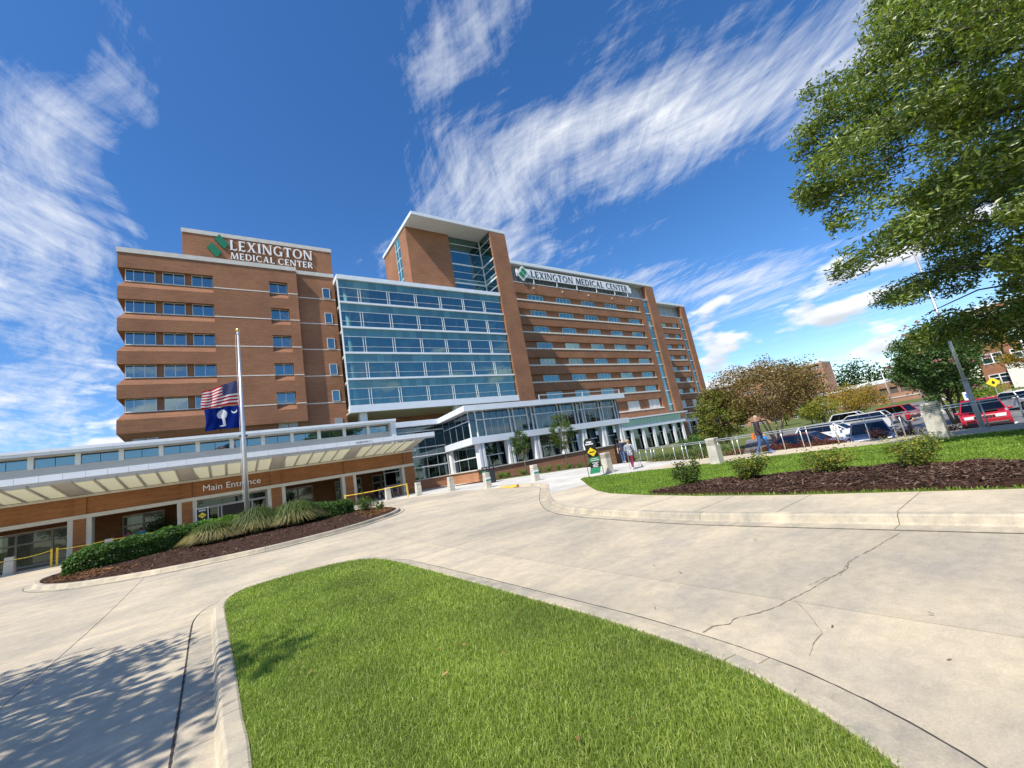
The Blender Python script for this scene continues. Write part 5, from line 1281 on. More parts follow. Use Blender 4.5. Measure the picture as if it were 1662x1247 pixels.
WALK = dict(hipl=(.055, -.02, .50), kneel=(.055, -.10, .30), anklel=(.052, -.14, .055), heell=(.052, -.125, .022), toel=(.06, -.25, .035), hipr=(-.055, .02, .50), kneer=(-.055, .03, .285), ankler=(-.052, .15, .075), heelr=(-.052, .18, .06), toer=(-.06, .06, .016),
            elbl=(.14, .06, .64), wril=(.15, .08, .49), pall=(.15, .085, .45), elbr=(-.145, -.02, .63), wrir=(-.15, -.09, .50), palr=(-.15, -.105, .465))
face_r = math.atan2(1, 0)  # helper
def heading(dx, dy): return math.atan2(dx, -dy)
tA, jA = person('bald man in dark top and blue jeans striding along the walk by the handrail', (19.35, 8.75, .135), heading(.35, -.95), {**WALK, 'head': (0, -.03, .937), 'crown': (0, -.012, .985)}, dict(top='cloth_charcoal', sleeve='cloth_charcoal', legs='cloth_jeans', shoe='shoe_blue'), 'skin', 1.78)
bpy.data.objects.remove([c for c in tA.children if c.name.startswith('hair')][0])
def bag_orange(o): MB().box(-.13, .13, -.06, .06, -.3, -.06).obj('pouch', 'bag_orange', o, bevel=.03); MB().box(-.135, .135, -.065, .065, -.12, -.04).obj('flap', 'bag_orange', o, bevel=.02); MB().tube([(0, .0, -.06), (0, -.02, .0)], .008, 6).obj('handle', 'bag_orange', o)
hang('shoulder_bag', 'small orange bag behind the bald man in the dark top', 'bag', tA, (-.12, .24, 1.02), bag_orange)
def bag_blue(o): MB().lathe([(.03, -.15), (.07, -.13), (.078, -.06), (.04, -.01)], n=12).obj('pouch', 'bag_blue', o, smooth=True); MB().tube([(0, 0, -.02), (0, 0, .03)], .01, 6).obj('handle', 'bag_blue', o)
hang('carry_bag', 'bright blue bag in the hand of the bald man', 'bag', tA, tuple(jA['palr'] + Vector((0, -.01, -.03))), bag_blue)
tB, jB = person('woman in patterned tunic and maroon trousers walking away past the lawn', (18.0, 14.95, .2), heading(.75, .25), {**WALK, 'wrir': (-.13, -.13, .56), 'palr': (-.12, -.16, .54), 'wril': (.13, -.1, .55), 'pall': (.12, -.14, .53)}, dict(top='cloth_pattern', sleeve='cloth_pattern', legs='cloth_maroon', shoe='shoe_white'), 'hair_blond', 1.66, .02)
tC, jC = person('man in navy shirt and jeans walking beside the pavilion wall', (22.6, 19.4, .28), heading(.6, .4), WALK, dict(top='cloth_navy', sleeve='skin', legs='cloth_jeans', shoe='shoe_white'), 'hair_brown', 1.74)
tD, jD = person('man in grey sweatshirt and face mask crossing the parking lot', (34.3, 6.95, -1.19), heading(.25, -.95), {**WALK, 'elbr': (-.15, -.02, .64), 'wrir': (-.12, -.14, .64), 'palr': (-.11, -.18, .65)}, dict(top='cloth_grey', sleeve='cloth_grey', legs='cloth_darkjeans', shoe='cloth_black'), 'hair_brown', 1.78)
def cup(o): MB().lathe([(.03, -.07), (.042, .07)], n=14).obj('cup_body', 'cup_orange', o, smooth=True); MB().lathe([(.045, .07), (.045, .085)], n=14).obj('lid', 'white_print', o)
hang('drink_cup', 'orange drink cup held by the man in the parking lot', 'cup', tD, tuple(jD['palr'] + Vector((0, -.06, .04))), cup)
def jacket(o): MB().box(-.1, .1, -.06, .06, -.5, .0).obj('cloth', 'cloth_black', o, bevel=.04)
hang('dark_jacket', 'dark jacket hanging over the arm of the man in the parking lot', 'jacket', tD, tuple(jD['elbr'] + Vector((.0, -.14, .0))), jacket)
tE, jE = person('person in pale blue shirt standing in the dark entrance doorway', (1.35, 39.6, .535), heading(-.2, -1), {}, dict(top='cloth_blue', sleeve='cloth_blue', legs='cloth_blue', shoe='shoe_white'), 'hair_brown', 1.68)
SIT = dict(pelvis=(0, 0, .29), waist=(0, 0, .38), chest=(0, -.01, .51), neck=(0, -.01, .605), chin=(0, -.02, .645), head=(0, -.025, .705), crown=(0, -.02, .755), hipl=(.055, -.02, .275), kneel=(.06, -.25, .285), anklel=(.055, -.25, .045), heell=(.055, -.235, .02), toel=(.06, -.36, .016), hipr=(-.055, -.02, .275), kneer=(-.06, -.25, .285), ankler=(-.055, -.25, .045), heelr=(-.055, -.235, .02), toer=(-.06, -.36, .016), shol=(.115, 0, .58), shor=(-.115, 0, .58), elbl=(.14, -.01, .40), elbr=(-.14, -.01, .40), wril=(.1, -.14, .35), wrir=(-.1, -.14, .35), pall=(.09, -.18, .345), palr=(-.09, -.18, .345))
bench(-5.35, 40.2, 'dark wooden bench with two people sitting in the porch bay behind the hedge')
tF, jF = person('person in teal shirt sitting on the porch bench behind the hedge', (-5.05, 40.15, .54), heading(0, -1), SIT, dict(top='cloth_teal', sleeve='cloth_teal', legs='cloth_teal', shoe='shoe_white'), 'hair_brown', 1.7, .06, True)
tG, jG = person('person in pink shirt sitting on the porch bench beside the teal shirt', (-5.75, 40.15, .54), heading(.3, -1), SIT, dict(top='cloth_pink', sleeve='cloth_pink', legs='cloth_darkjeans', shoe='shoe_white'), 'hair_brown', 1.68, .08, True)

# walker pushed by the woman
WK = thing('walker', 'grey folding walker pushed by the woman in the patterned tunic', 'walker', (18.55, 15.2, .2), rotz=heading(.75, .25))
for s in (-.27, .27):
    MB().tube([(s, .18, .0), (s, .12, .85), (s, .1, .92), (s, .0, .92), (s, -.22, .0)], .014, 7).obj('side_frame', 'rim', WK, smooth=True); MB().tube([(s, .15, .45), (s, -.11, .45)], .012, 6).obj('brace', 'rim', WK)
    MB().tube([(s, -.24 + .07 * math.cos(a), .07 + .07 * math.sin(a)) for a in np.linspace(0, 2 * math.pi, 13)], .016, 6).obj('wheel', 'tyre', WK)
MB().tube([(-.27, .0, .72), (.27, .0, .72)], .014, 6).obj('crossbar', 'rim', WK); MB().box(-.24, .24, -.12, .1, .52, .55).obj('seat', 'black_plastic_and_shade', WK)

# ================================================================== VEHICLES
def car(label, x, y, z, rz_, paint, suv=True, L=4.7, Wd=1.88, hgt=1.70, group='cars in the parking lot', jeep=False):
    """front points to local -Y"""
    t = thing('parked_car', label, 'car', (x, y, z), group, rotz=rz_)
    hw = Wd / 2; hl = L / 2; gz = .22; belt = .98 if suv else .88; hood = 1.0 if jeep else (.93 if suv else .80); wr = .36 if suv else .33
    fa, ra = -hl + .88, hl - .95
    def arch(cy): return [(cy + (wr + .06) * math.cos(a), .34 + (wr + .06) * math.sin(a)) for a in np.linspace(0, math.pi, 9)]
    prof = [(-hl + .10, gz + .05)] + [(-hl + .01, .45), (-hl, .62), (-hl + .08, hood - .12), (-hl + .25, hood - .02), (-hl + 1.15, hood + .08), (-hl + 1.35, belt), (hl - .12, belt + .04), (hl - .02, belt - .1), (hl, .6), (hl - .05, .4), (hl - .12, gz + .05)]
    prof += [(q[0], max(q[1], gz)) for q in arch(ra)] + [(q[0], max(q[1], gz)) for q in arch(fa)]
    n = len(prof); b = MB(); cols_ = []
    secs = [(-hw, .0), (-hw * .985, 1), (hw * .985, 1), (hw, 0)]
    for sx_, ins in ((-hw, .06), (-hw + .13, 0), (hw - .13, 0), (hw, .06)):
        for (yy, zz) in prof:
            cyy = yy * (1 - ins * .35); czz = zz - (ins * .6 if zz > .7 else 0); b.v.append((sx_, cyy, czz))
    for k in range(3):
        for i in range(n): j = (i + 1) % n; b.f.append((k * n + i, k * n + j, (k + 1) * n + j, (k + 1) * n + i)); b.m.append(0)
    b.f += [tuple(range(n)), tuple(range(3 * n, 4 * n))[::-1]]; b.m += [0, 0]
    # put the widest section outward: reorder so sides are bulged
    body = b.obj('body', paint, t, (0, 0, 0), bevel=.035)
    rf, rr = -hl + (1.95 if suv else 1.9), hl - (.55 if suv else 1.25); bf, br = -hl + 1.2, hl - (.12 if suv else .55); rw_ = hw * .76; bw = hw * .95; rz0 = hgt - .05
    cv = [(-bw, bf, belt - .02), (bw, bf, belt - .02), (bw, br, belt), (-bw, br, belt), (-rw_, rf, rz0), (rw_, rf, rz0), (rw_, rr, rz0 + .02), (-rw_, rr, rz0 + .02)]
    MB().add(cv, [BOXF[i] for i in (2, 3, 4, 5)]).obj('glasshouse', 'glass_car', t)
    MB().add([(-rw_ - .03, rf - .06, rz0 - .02), (rw_ + .03, rf - .06, rz0 - .02), (rw_ + .03, rr + .1, rz0), (-rw_ - .03, rr + .1, rz0), (-rw_ * .9, rf + .05, hgt), (rw_ * .9, rf + .05, hgt), (rw_ * .9, rr - .02, hgt), (-rw_ * .9, rr - .02, hgt)], BOXF).obj('roof', paint, t, bevel=.03)
    def pil(a, e, r_=.04): MB().tube([a, e], r_, 5).obj('pillar', paint, t)
    for s in (-1, 1):
        pil((s * bw, bf, belt), (s * rw_, rf, rz0)); pil((s * bw, br, belt), (s * rw_, rr, rz0), .06)
        for f_ in ((.42, .72) if suv else (.45,)): MB().tube([(s * bw, bf + (br - bf) * f_, belt), (s * rw_, rf + (rr - rf) * (f_ * 1.05 - .12), rz0)], .03, 5).obj('pillar', 'black_plastic_and_shade', t)
    MB().box(-bw + .1, bw - .1, bf + .2, br - .1, .4, belt - .08).obj('cabin', 'black_plastic_and_shade', t)
    for s in (-1, 1):
        for yy in (fa, ra):
            w = MB(); prof_w = [(wr * .62, -.1), (wr * .96, -.1), (wr, -.06), (wr, .06), (wr * .96, .1), (wr * .62, .1)]
            v = []; m_ = 20
            for r_, d_ in prof_w:
                for k in range(m_): a = 2 * math.pi * k / m_; v.append((s * (hw - .1) + d_, yy + r_ * math.cos(a), wr + r_ * math.sin(a) - .0))
            f = [(i * m_ + k, i * m_ + (k + 1) % m_, (i + 1) * m_ + (k + 1) % m_, (i + 1) * m_ + k) for i in range(5) for k in range(m_)]
            wo = group_empty('wheel', t, (s * (hw - .1), yy, wr)); w.add(v, f).obj('tyre', 'tyre', wo)
            r = MB(); xo = s * (hw - .03)
            for k in range(5):
                a = 2 * math.pi * k / 5; q = [(xo, yy + math.cos(a + d_) * r_, wr + math.sin(a + d_) * r_) for r_, d_ in ((.04, -.6), (wr * .62, -.22), (wr * .62, .22), (.04, .6))]; q += [(p_[0] - s * .04, p_[1], p_[2]) for p_ in q]
                r.add(q, BOXF)
            r.tube([(xo - s * .02, yy + wr * .62 * math.cos(a), wr + wr * .62 * math.sin(a)) for a in np.linspace(0, 2 * math.pi, 21)], .02, 5); r.obj('rim', 'rim', wo)
            MB().tube([(s * (hw - .26), yy, wr), (s * (hw - .12), yy, wr)], wr * .98, 14).obj('wheel_arch', 'wheel_arch', t)
        MB().box(s * hw * .62 - .2, s * hw * .62 + .2, -hl - .015, -hl + .12, hood - .30, hood - .16).obj('headlight', 'lamp_lens', t, bevel=.02)
        MB().box(s * hw * .82 - .12, s * hw * .82 + .12, hl - .1, hl + .012, belt - .28, belt - .02).obj('tail_light', 'tail_red', t, bevel=.02)
        MB().box(s * (hw + .09) - .1, s * (hw + .09) + .1, bf + .22, bf + .36, belt + .0, belt + .14).obj('mirror', paint, t, bevel=.03)
        MB().box(s * hw * .995 - .012, s * hw * .995 + .012, -.25, -.07, belt - .17, belt - .13).obj('door_handle', 'rim', t)
    if jeep:
        for k in range(7): MB().box(-.42 + k * .12, -.34 + k * .12, -hl - .02, -hl + .06, hood - .28, hood - .15).obj('grille_slot', 'black_plastic_and_shade', t)
        MB().box(-.55, .55, -hl + .25, -hl + 1.05, hood + .06, hood + .09).obj('hood_decal', 'black_plastic_and_shade', t)
    else: MB().box(-.45, .45, -hl - .012, -hl + .05, hood - .34, hood - .2).obj('grille', 'black_plastic_and_shade', t, bevel=.02)
    MB().box(-hw + .12, hw - .12, -hl - .04, -hl + .15, .3, .47).obj('front_bumper', 'black_plastic_and_shade' if jeep else paint, t, bevel=.04); MB().box(-hw + .12, hw - .12, hl - .15, hl + .05, .3, .5).obj('rear_bumper', 'black_plastic_and_shade', t, bevel=.04)
    MB().box(-.15, .15, hl + .01, hl + .03, .6, .72).obj('number_plate', 'white_print', t)
    return t
GL_ = -1.2
car('dark maroon sedan parked just below the handrail', 31.0, 11.3, GL_, 0, 'car_maroon', False, 4.8, 1.85, 1.45)
car('white sport utility parked behind the maroon sedan', 38.2, 12.0, GL_, 0, 'car_white', True, 4.75, 1.9, 1.62)
car('dark blue car with wide windshield facing the handrail', 30.3, 7.75, GL_, R_(-75), 'car_blue', True, 4.2, 1.85, 1.62)
car('silver white sport utility with dark windows beyond the white one', 47.8, 12.8, GL_, R_(180), 'car_silver', True, 4.9, 1.9, 1.62)
car('bright red hatchback beyond the silver sport utility', 55.0, 12.3, GL_, R_(165), 'car_red', True, 4.5, 1.85, 1.68)
car('white car mostly hidden behind the silver sport utility', 57.5, 15.6, GL_, 0, 'car_white', True, 4.6, 1.85, 1.7)
car('red off-road sport utility with slotted grille facing the handrail', 37.2, 4.0, GL_, R_(-84), 'car_jeep', True, 4.8, 1.92, 1.74, jeep=True)
car('white sedan parked beyond the red off-road sport utility', 50.8, 3.1, GL_, R_(-60), 'car_white', False, 4.8, 1.86, 1.46)
# lamp posts and traffic signs
def lamp(x, y, z0, ztop, label, thick=None, r_=.075):
    t = thing('lamp_post', label, 'lamp post', (x, y, z0), 'parking lot lamp posts')
    MB().tube([(x, y, z0), (x, y, ztop)], [r_, r_ * .7], 10).obj('pole', 'pole_metal', t, smooth=True)
    if thick: MB().tube([(x, y, z0), (x, y, thick)], .095, 14).obj('pedestal', 'concrete_pale', t, smooth=True); MB().tube([(x, y, thick), (x, y, thick + .06)], .15, 14).obj('pedestal_cap', 'concrete_pale', t)
    MB().tube([(x, y - .22, ztop), (x, y + .22, ztop)], .03, 8).obj('arm', 'white_paint', t)
    for s in (-1, 1): MB().box(x - .13, x + .13, y + s * .3 - .14, y + s * .3 + .14, ztop - .05, ztop + .08).obj('lamp_head', 'white_paint', t, bevel=.03)
lamp(27.0, 3.08, GL_, 8.0, 'white lamp post on thick round pedestal partly behind the oak leaves', 1.78)
lamp(38, 1.6, GL_, 4.9, 'short white lamp post in front of the brick office')
lamp(40.6, 1.25, GL_, 4.2, 'short white lamp post standing behind another before the office')
lamp(95, 20, GL_, 6, 'distant lamp post by the far road', None, .1); lamp(88, 15, GL_, 5.5, 'distant lamp post near the yellow autumn tree', None, .1)
def traffic_sign(x, y, h, label, mat, diamond=False, w=.19, mark='white_print'):
    t = thing('traffic_sign', label, 'sign', (x, y, GL_), 'parking lot signs', rotz=R_(-80))
    MB().tube([(0, 0, 0), (0, 0, h)], .03, 6).obj('post', 'pole_metal', t)
    if diamond: MB().prism_y([(-w, h), (0, h - w), (w, h), (0, h + w)], -.05, -.03).obj('plate', mat, t); MB().prism_y([(-.06, h - .15), (.06, h - .15), (.1, h), (0, h + .17), (-.1, h)], -.06, -.051).obj('walker_mark', mark, t)
    else: MB().box(-w, w, -.05, -.03, h - w * 1.2, h + w * 1.2).obj('plate', 'white_print', t); MB().box(-w * .55, w * .55, -.06, -.051, h - w * .6, h + w * .6).obj('symbol', mat, t)
traffic_sign(33.5, 3.9, 2.1, 'blue and white parking sign between the pedestal and the red car', 'blue_sign'); traffic_sign(44, 1.75, 2.4, 'blue and white parking sign before the white sedan', 'blue_sign'); traffic_sign(54, 4.6, 2.35, 'yellow diamond pedestrian sign behind the red off-road car', 'yellow_print', True, .42, 'black_print')
traffic_sign(29.2, 9.0, 1.55, 'grey backed parking sign in front of the white sport utility', 'soffit_grey')

# ================================================================== FAR BUILDINGS
def far_block(name, label, x, y0, y1, z0, z1, depth, rows, cols_, brick='brick_garage', dark='interior_dark', wz0=.35, wz1=.75, coping='coping', rail=False, wall_t=.5, cat='building', frame=None):
    """block whose main face is the plane x, facing -X: piers, spandrels and deep openings"""
    t = thing(name, label, cat, (x + depth / 2, (y0 + y1) / 2, z0))
    sh = (z1 - z0) / rows; cw = (y1 - y0) / cols_
    MB().box(x + wall_t, x + depth, y0 + .02, y1 - .02, z0, z1 - .1).obj('core', dark, t)
    MB().box(x - .1, x + depth, y0 - .1, y1 + .1, z1, z1 + .5).obj('coping', coping, t)
    for r_ in range(rows):
        za, zb = z0 + sh * (r_ + wz0), z0 + sh * (r_ + wz1)
        zprev = z0 if r_ == 0 else z0 + sh * (r_ - 1 + wz1)
        bx('spandrel', t, brick, x, x + wall_t - .01, y0, y1, zprev, za)
    bx('spandrel', t, brick, x, x + wall_t - .01, y0, y1, z0 + sh * (rows - 1 + wz1), z1)
    for r_ in range(rows):
        za, zb = z0 + sh * (r_ + wz0), z0 + sh * (r_ + wz1)
        for c in range(cols_ + 1):
            pw_ = cw * .13
            bx('pier', t, brick, x - .06, x + wall_t - .02, max(y0, y0 + c * cw - pw_), min(y1, y0 + c * cw + pw_), za, zb)
        for c in range(cols_):
            ya, yb = y0 + c * cw + cw * .13, y0 + (c + 1) * cw - cw * .13
            if rail: 
                b = MB(); b.box(x + .15, x + .22, ya, yb, za + .02, za + .08); b.box(x + .15, x + .22, ya, yb, za + .75, za + .85)
                for k in range(8): yy = ya + (yb - ya) * (k + .5) / 8; b.box(x + .16, x + .21, yy - .04, yy + .04, za + .08, za + .75)
                b.obj('guard_rail', 'white_paint', t)
            elif frame:
                wn_ = group_empty('window', t, (x + .2, (ya + yb) / 2, za)); bx('pane', wn_, 'glass_window', x + .28, x + .3, ya, yb, za, zb)
                b = MB(); b.box(x - .02, x + .27, ya, yb, za, za + .12); b.box(x - .02, x + .27, ya, yb, zb - .12, zb); b.box(x, x + .27, ya, ya + .12, za + .12, zb - .12); b.box(x, x + .27, yb - .12, yb, za + .12, zb - .12); b.box(x, x + .27, (ya + yb) / 2 - .08, (ya + yb) / 2 + .08, za + .12, zb - .12); b.box(x + .02, x + .26, ya + .12, yb - .12, za + (zb - za) * .6, za + (zb - za) * .66); b.obj('frame', frame, wn_)
    # side walls
    MB().box(x, x + depth, y0 - .004, y0 + .02, z0, z1).obj('side_wall', brick, t); MB().box(x, x + depth, y1 - .02, y1 + .004, z0, z1).obj('side_wall', brick, t)
    return t
GA = far_block('parking_garage', 'big brick parking garage with open decks behind the reddish crape myrtle', 178, 52.5, 122, -6, 17, 9, 7, 9, rail=True, wz0=.4, wz1=.85, cat='garage')
MB().box(179, 186, 112, 120, 17, 20.5).obj('roof_house', 'white_paint', GA)
LB = far_block('low_brick_building', 'low two-storey brick building with flat roof and dark windows beyond the cars', 175, 29, 52, -5, 5.2, 24, 2, 9, wz0=.28, wz1=.68, coping='roof_far')
MB().box(180, 192, 33, 49, 5.6, 6.6).obj('roof_plant', 'roof_far', LB); bx('string_course', LB, 'coping', 174.85, 175, 29, 52, .0, .3)
OB = far_block('brick_office', 'brick office with white framed windows behind the oak branches', 116, -32, 10.6, -1.2, 14.2, 30, 4, 12, 'brick', wz0=.30, wz1=.78, coping='white_fascia', frame='white_paint')
MB().box(114.6, 116.2, -32, 7.6, -1.2, 3.2).obj('porch', 'sill_stone', OB)
# ================================================================== VEGETATION
def leaf_quads(C, size, asp, rg, droop=.0, up=None):
    """C: leaf centres; random oriented pointed quads"""
    n = len(C); th = rg.uniform(0, 2 * np.pi, n); ph = np.arcsin(np.clip(rg.normal(-droop, .45, n), -1, 1))
    a = np.c_[np.cos(th) * np.cos(ph), np.sin(th) * np.cos(ph), np.sin(ph)]
    r = rg.normal(size=(n, 3)); b = np.cross(a, r); b /= np.linalg.norm(b, axis=1)[:, None] + 1e-9
    nrm = np.cross(a, b); s = size * rg.uniform(.65, 1.25, n)[:, None]
    A = C - a * s * .5; B = C + b * s * asp * .5 + nrm * s * .08; D = C + a * s * .5; E_ = C - b * s * asp * .5 + nrm * s * .08
    V = np.stack([A, B, D, E_], 1).reshape(-1, 3); F_ = np.arange(4 * n).reshape(n, 4); return V, F_
def clusters(rg, centers, per, rad, flat=.7):
    c = np.repeat(centers, per, axis=0); return c + np.clip(rg.normal(size=c.shape), -1.75, 1.75) * np.array([rad, rad, rad * flat]) * .5
def crown_obj(name, V, F_, mat, parent, c): return link(name, npmesh(name, V - np.array(c), F_, mat), parent, c)
def limbs(parent, root, tips, rg, r0, mat='bark', name='limb', bend=.15, n=6, frac=.5):
    root = Vector(root)
    for tp in tips:
        tp = Vector(tp); d = tp - root; pts = []; k = 5
        for i in range(k + 1):
            s = i / k; p = root + d * s + Vector((0, 0, 1)) * d.length * bend * math.sin(math.pi * s) * .5 + Vector(rg.normal(0, .03, 3)) * d.length * (s * (1 - s)) * 2; pts.append(p)
        MB().tube(pts, [r0 * (1 - .85 * i / k) for i in range(k + 1)], n).obj(name, mat, parent, smooth=True)

# --- the big willow oak beside the walk (trunk just outside the picture)
def big_oak():
    rg = np.random.RandomState(11); tx_, ty_ = 17.8, -3.6; z0 = .15
    T = thing('willow_oak', 'large willow oak with narrow leaves overhanging the walk and parking lot', 'tree', (tx_, ty_, z0))
    MB().tube([(tx_, ty_, z0 - .2), (tx_ + .05, ty_ + .05, 1.2), (tx_ - .05, ty_, 4), (tx_ + .1, ty_ + .1, 8), (tx_, ty_, 13.5)], [.36, .27, .22, .14, .03], 12).obj('trunk', 'bark', T, smooth=True)
    def rad(z): return np.interp(z, [1.6, 2.6, 4.5, 6.5, 8.5, 10.5, 12.5, 14.5, 16], [3.6, 4.7, 6.1, 7.1, 7.3, 6.6, 5.2, 3.2, .6])
    sprays = []; leaves = []; tips = []
    # shelves of foliage carried on limbs
    for k in range(84):
        zc = 2.3 + 12.8 * (k / 76) ** .95 if k < 76 else rg.uniform(2.5, 5.2); ang = (R_(35) + R_(190) * ((k * .618034) % 1) if k % 4 else R_(-130) + R_(160) * ((k * .618034) % 1)) + rg.uniform(-.1, .1); Rm = float(rad(zc)) * rg.uniform(.8, 1.07)
        tip = np.array([tx_ + Rm * math.cos(ang), ty_ + Rm * math.sin(ang), zc]); tips.append((tip, zc, Rm))
    for tip, zc, Rm in tips:
        root = np.array([tx_, ty_, max(1.9, zc - .28 * Rm)])
        wob = rg.normal(0, .22, (7, 3)); wob[0] = 0
        MB().tube([Vector(root + (tip - root) * s + np.array([0, 0, .12 * Rm * math.sin(math.pi * s)]) + wob[i]) for i, s in enumerate(np.linspace(0, 1, 7))], [.06 * (1 - .88 * s) + .006 for s in np.linspace(0, 1, 7)], 6).obj('limb', 'bark', T, smooth=True)
        out = np.array([math.cos(math.atan2(tip[1] - ty_, tip[0] - tx_)), math.sin(math.atan2(tip[1] - ty_, tip[0] - tx_)), 0.])
        for s in np.r_[rg.uniform(.3, .95, 7), 1.0]:
            p = root + (tip - root) * s + np.array([0, 0, .12 * Rm * math.sin(math.pi * s)])
            d = out * rg.uniform(.1, 1.0) + rg.normal(0, .75, 3) * np.array([1, 1, .45]); d[2] -= .12; d *= rg.uniform(.7, 1.5) / np.linalg.norm(d)
            e = p + d; sprays.append((p, e)); m_ = rg.randint(320, 560)
            t_ = rg.uniform(.12, 1.05, m_); w_ = .12 + .2 * np.sin(np.clip(t_, 0, 1) * np.pi) ** .7
            q = p + (e - p) * t_[:, None] + np.clip(rg.normal(size=(m_, 3)), -1.7, 1.7) * np.c_[w_, w_, w_ * .62]
            q[:, 2] -= .16 * t_ ** 2 + .06 * rg.uniform(size=m_); leaves.append(q)
    b = MB()
    for p, e in sprays[::2]: b.tube([Vector(p), Vector((p + e) / 2 + np.array([0, 0, .04])), Vector(e)], [.018, .012, .004], 4)
    tag(b.obj('twigs', 'bark', T), kind='stuff')
    C = np.concatenate(leaves)
    V, F_ = leaf_quads(C, .16, .34, rg, .15)
    crown_obj('crown', V, F_, 'leaf_oak', T, (tx_, ty_, 8))
    return T
big_oak()
def round_tree(name, label, x, y, z0, h, r, mat, n_leaf, size, rg_seed, trunk='bark', trunk_r=.14, base=.35, group=None, flat=.8, asp=.55, ncl=60, stems=1, flower=None, leaf2=None, tw=0):
    rg = np.random.RandomState(rg_seed); T = thing(name, label, 'tree', (x, y, z0), group)
    zc = z0 + h * (base + (1 - base) * .5); rzv = h * (1 - base) * .5
    u = rg.normal(size=(ncl, 3)); u /= np.linalg.norm(u, axis=1)[:, None]; rr = rg.uniform(.45, 1.0, ncl)[:, None] ** .6
    cs = np.array([x, y, zc]) + u * rr * np.array([r, r, rzv]) * rg.uniform(.85, 1.1, (ncl, 1))
    for s in range(stems):
        a = s * 2.4; tx2, ty2 = x + (.18 * math.cos(a) if stems > 1 else 0), y + (.18 * math.sin(a) if stems > 1 else 0)
        top = (x + r * .35 * math.cos(a) * (stems > 1), y + r * .35 * math.sin(a) * (stems > 1), zc)
        MB().tube([(tx2, ty2, z0 - .2), ((tx2 + top[0]) / 2 + rg.normal(0, .05), (ty2 + top[1]) / 2, z0 + h * base), top], [trunk_r, trunk_r * .7, trunk_r * .25], 8).obj('trunk', trunk, T, smooth=True)
    root = (x, y, z0 + h * base * .9)
    limbs(T, root, [tuple(c) for c in cs[:14]], rg, trunk_r * .42, 'bark' if 'hedge' in name else trunk)
    C = clusters(rg, cs, n_leaf // ncl, r * .27 * (60 / ncl) ** .3, flat); V, F_ = leaf_quads(C, size, asp, rg)
    crown_obj('crown', V, F_, mat, T, (x, y, zc))
    if leaf2:
        sel = cs[(cs[:, 2] < zc + .2 * rzv)]; C = clusters(rg, sel, max(1, n_leaf // ncl // 2), r * .4, flat); V, F_ = leaf_quads(C, size, asp, rg); crown_obj('crown', V, F_, leaf2, T, (x, y, zc))
    if flower:
        fc = np.array([x, y, zc]) + u[:26] * np.array([r, r, rzv]) * 1.08; C = clusters(rg, fc, 14, r * .10); V, F_ = leaf_quads(C, size * .8, .8, rg); crown_obj('blossom', V, F_, flower, T, (x, y, zc))
    return T
round_tree('crape_myrtle', 'broad crape myrtle with bronze autumn leaves in front of the parking garage', 47, 19.6, -1.2, 8.6, 5.6, 'leaf_myrtle_red', 21000, .24, 21, 'bark_pale', .13, .30, ncl=260, stems=4)
round_tree('crape_myrtle', 'yellow green crape myrtle beside the bronze one behind the handrail', 44, 23.3, -1.2, 6.8, 2.5, 'leaf_myrtle_green', 11000, .23, 22, 'bark_pale', .1, .12, ncl=120, stems=3)
round_tree('crape_myrtle', 'dark green crape myrtle with pink blossoms under the oak branches', 43, 6.0, -1.2, 7.6, 2.35, 'leaf_green', 12000, .22, 23, 'bark', .11, .24, ncl=170, stems=3, flower='flower_pink')
round_tree('young_tree', 'young slender tree before the glass pavilion between two brick panels', 23.3, 32.0, .35, 4.3, 1.0, 'leaf_green', 3200, .15, 24, 'bark_pale', .05, .38, 'young trees by the pavilion', ncl=60)
round_tree('young_tree', 'taller young tree before the glass pavilion nearer the banner stand', 28.3, 31.6, .1, 5.6, 1.25, 'leaf_shrub', 4200, .15, 25, 'bark_pale', .055, .36, 'young trees by the pavilion', ncl=75)
round_tree('roadside_tree', 'yellow and orange autumn tree in front of the low brick building', 96, 25.5, -1.2, 5.6, 4.6, 'leaf_autumn', 5000, .34, 26, ncl=46, base=.15)
round_tree('roadside_tree', 'small green tree in front of the low brick building', 92, 31.5, -1.2, 4.0, 2.2, 'leaf_green', 2600, .3, 27, ncl=30, base=.15)
round_tree('roadside_tree', 'yellow green tree below the corner of the parking garage', 105, 41, -1.2, 6.0, 3.0, 'leaf_myrtle_green', 4000, .32, 28, ncl=40, base=.2)
round_tree('roadside_tree', 'light yellow green tree beside the far road', 70, 22.5, -1.2, 4.4, 2.6, 'leaf_yellow', 3600, .24, 29, ncl=40, base=.2)
round_tree('dark_tree', 'dense dark green tree on the slope behind the blossoming crape myrtle', 74, 10.2, -1.2, 10.5, 4.2, 'leaf_green', 9000, .28, 30, ncl=70, base=.15)
round_tree('dark_tree', 'dark evergreen tree between the far road and the brick office', 96, 14.5, -1.2, 11, 4.8, 'leaf_far', 7000, .36, 31, ncl=60, base=.12)
round_tree('roadside_tree', 'olive autumn tree in front of the brick office porch', 84, 3.6, -1.2, 10.5, 2.6, 'leaf_autumn', 5000, .26, 33, ncl=50, base=.25)
# tree beside the viewpoint shades the drive; unseen ones behind are added for reflections
round_tree('street_tree', 'street tree left of the drive casting dappled shade on the concrete', -7.6, 5.3, 0, 8.2, 3.0, 'leaf_oak', 12000, .2, 41, trunk_r=.2, base=.38, group='street trees behind the viewpoint', ncl=42, flat=.5)
for i, (x, y) in enumerate(((-22, -14), (-9, -26), (6, -33), (22, -30), (36, -27), (50, -33))):
    round_tree('street_tree', 'unseen street tree added behind the viewpoint for reflections in the glass', x, y, 0, 9.5, 4.2, 'leaf_green', 3600, .42, 50 + i, trunk_r=.2, base=.25, group='street trees behind the viewpoint', ncl=40)

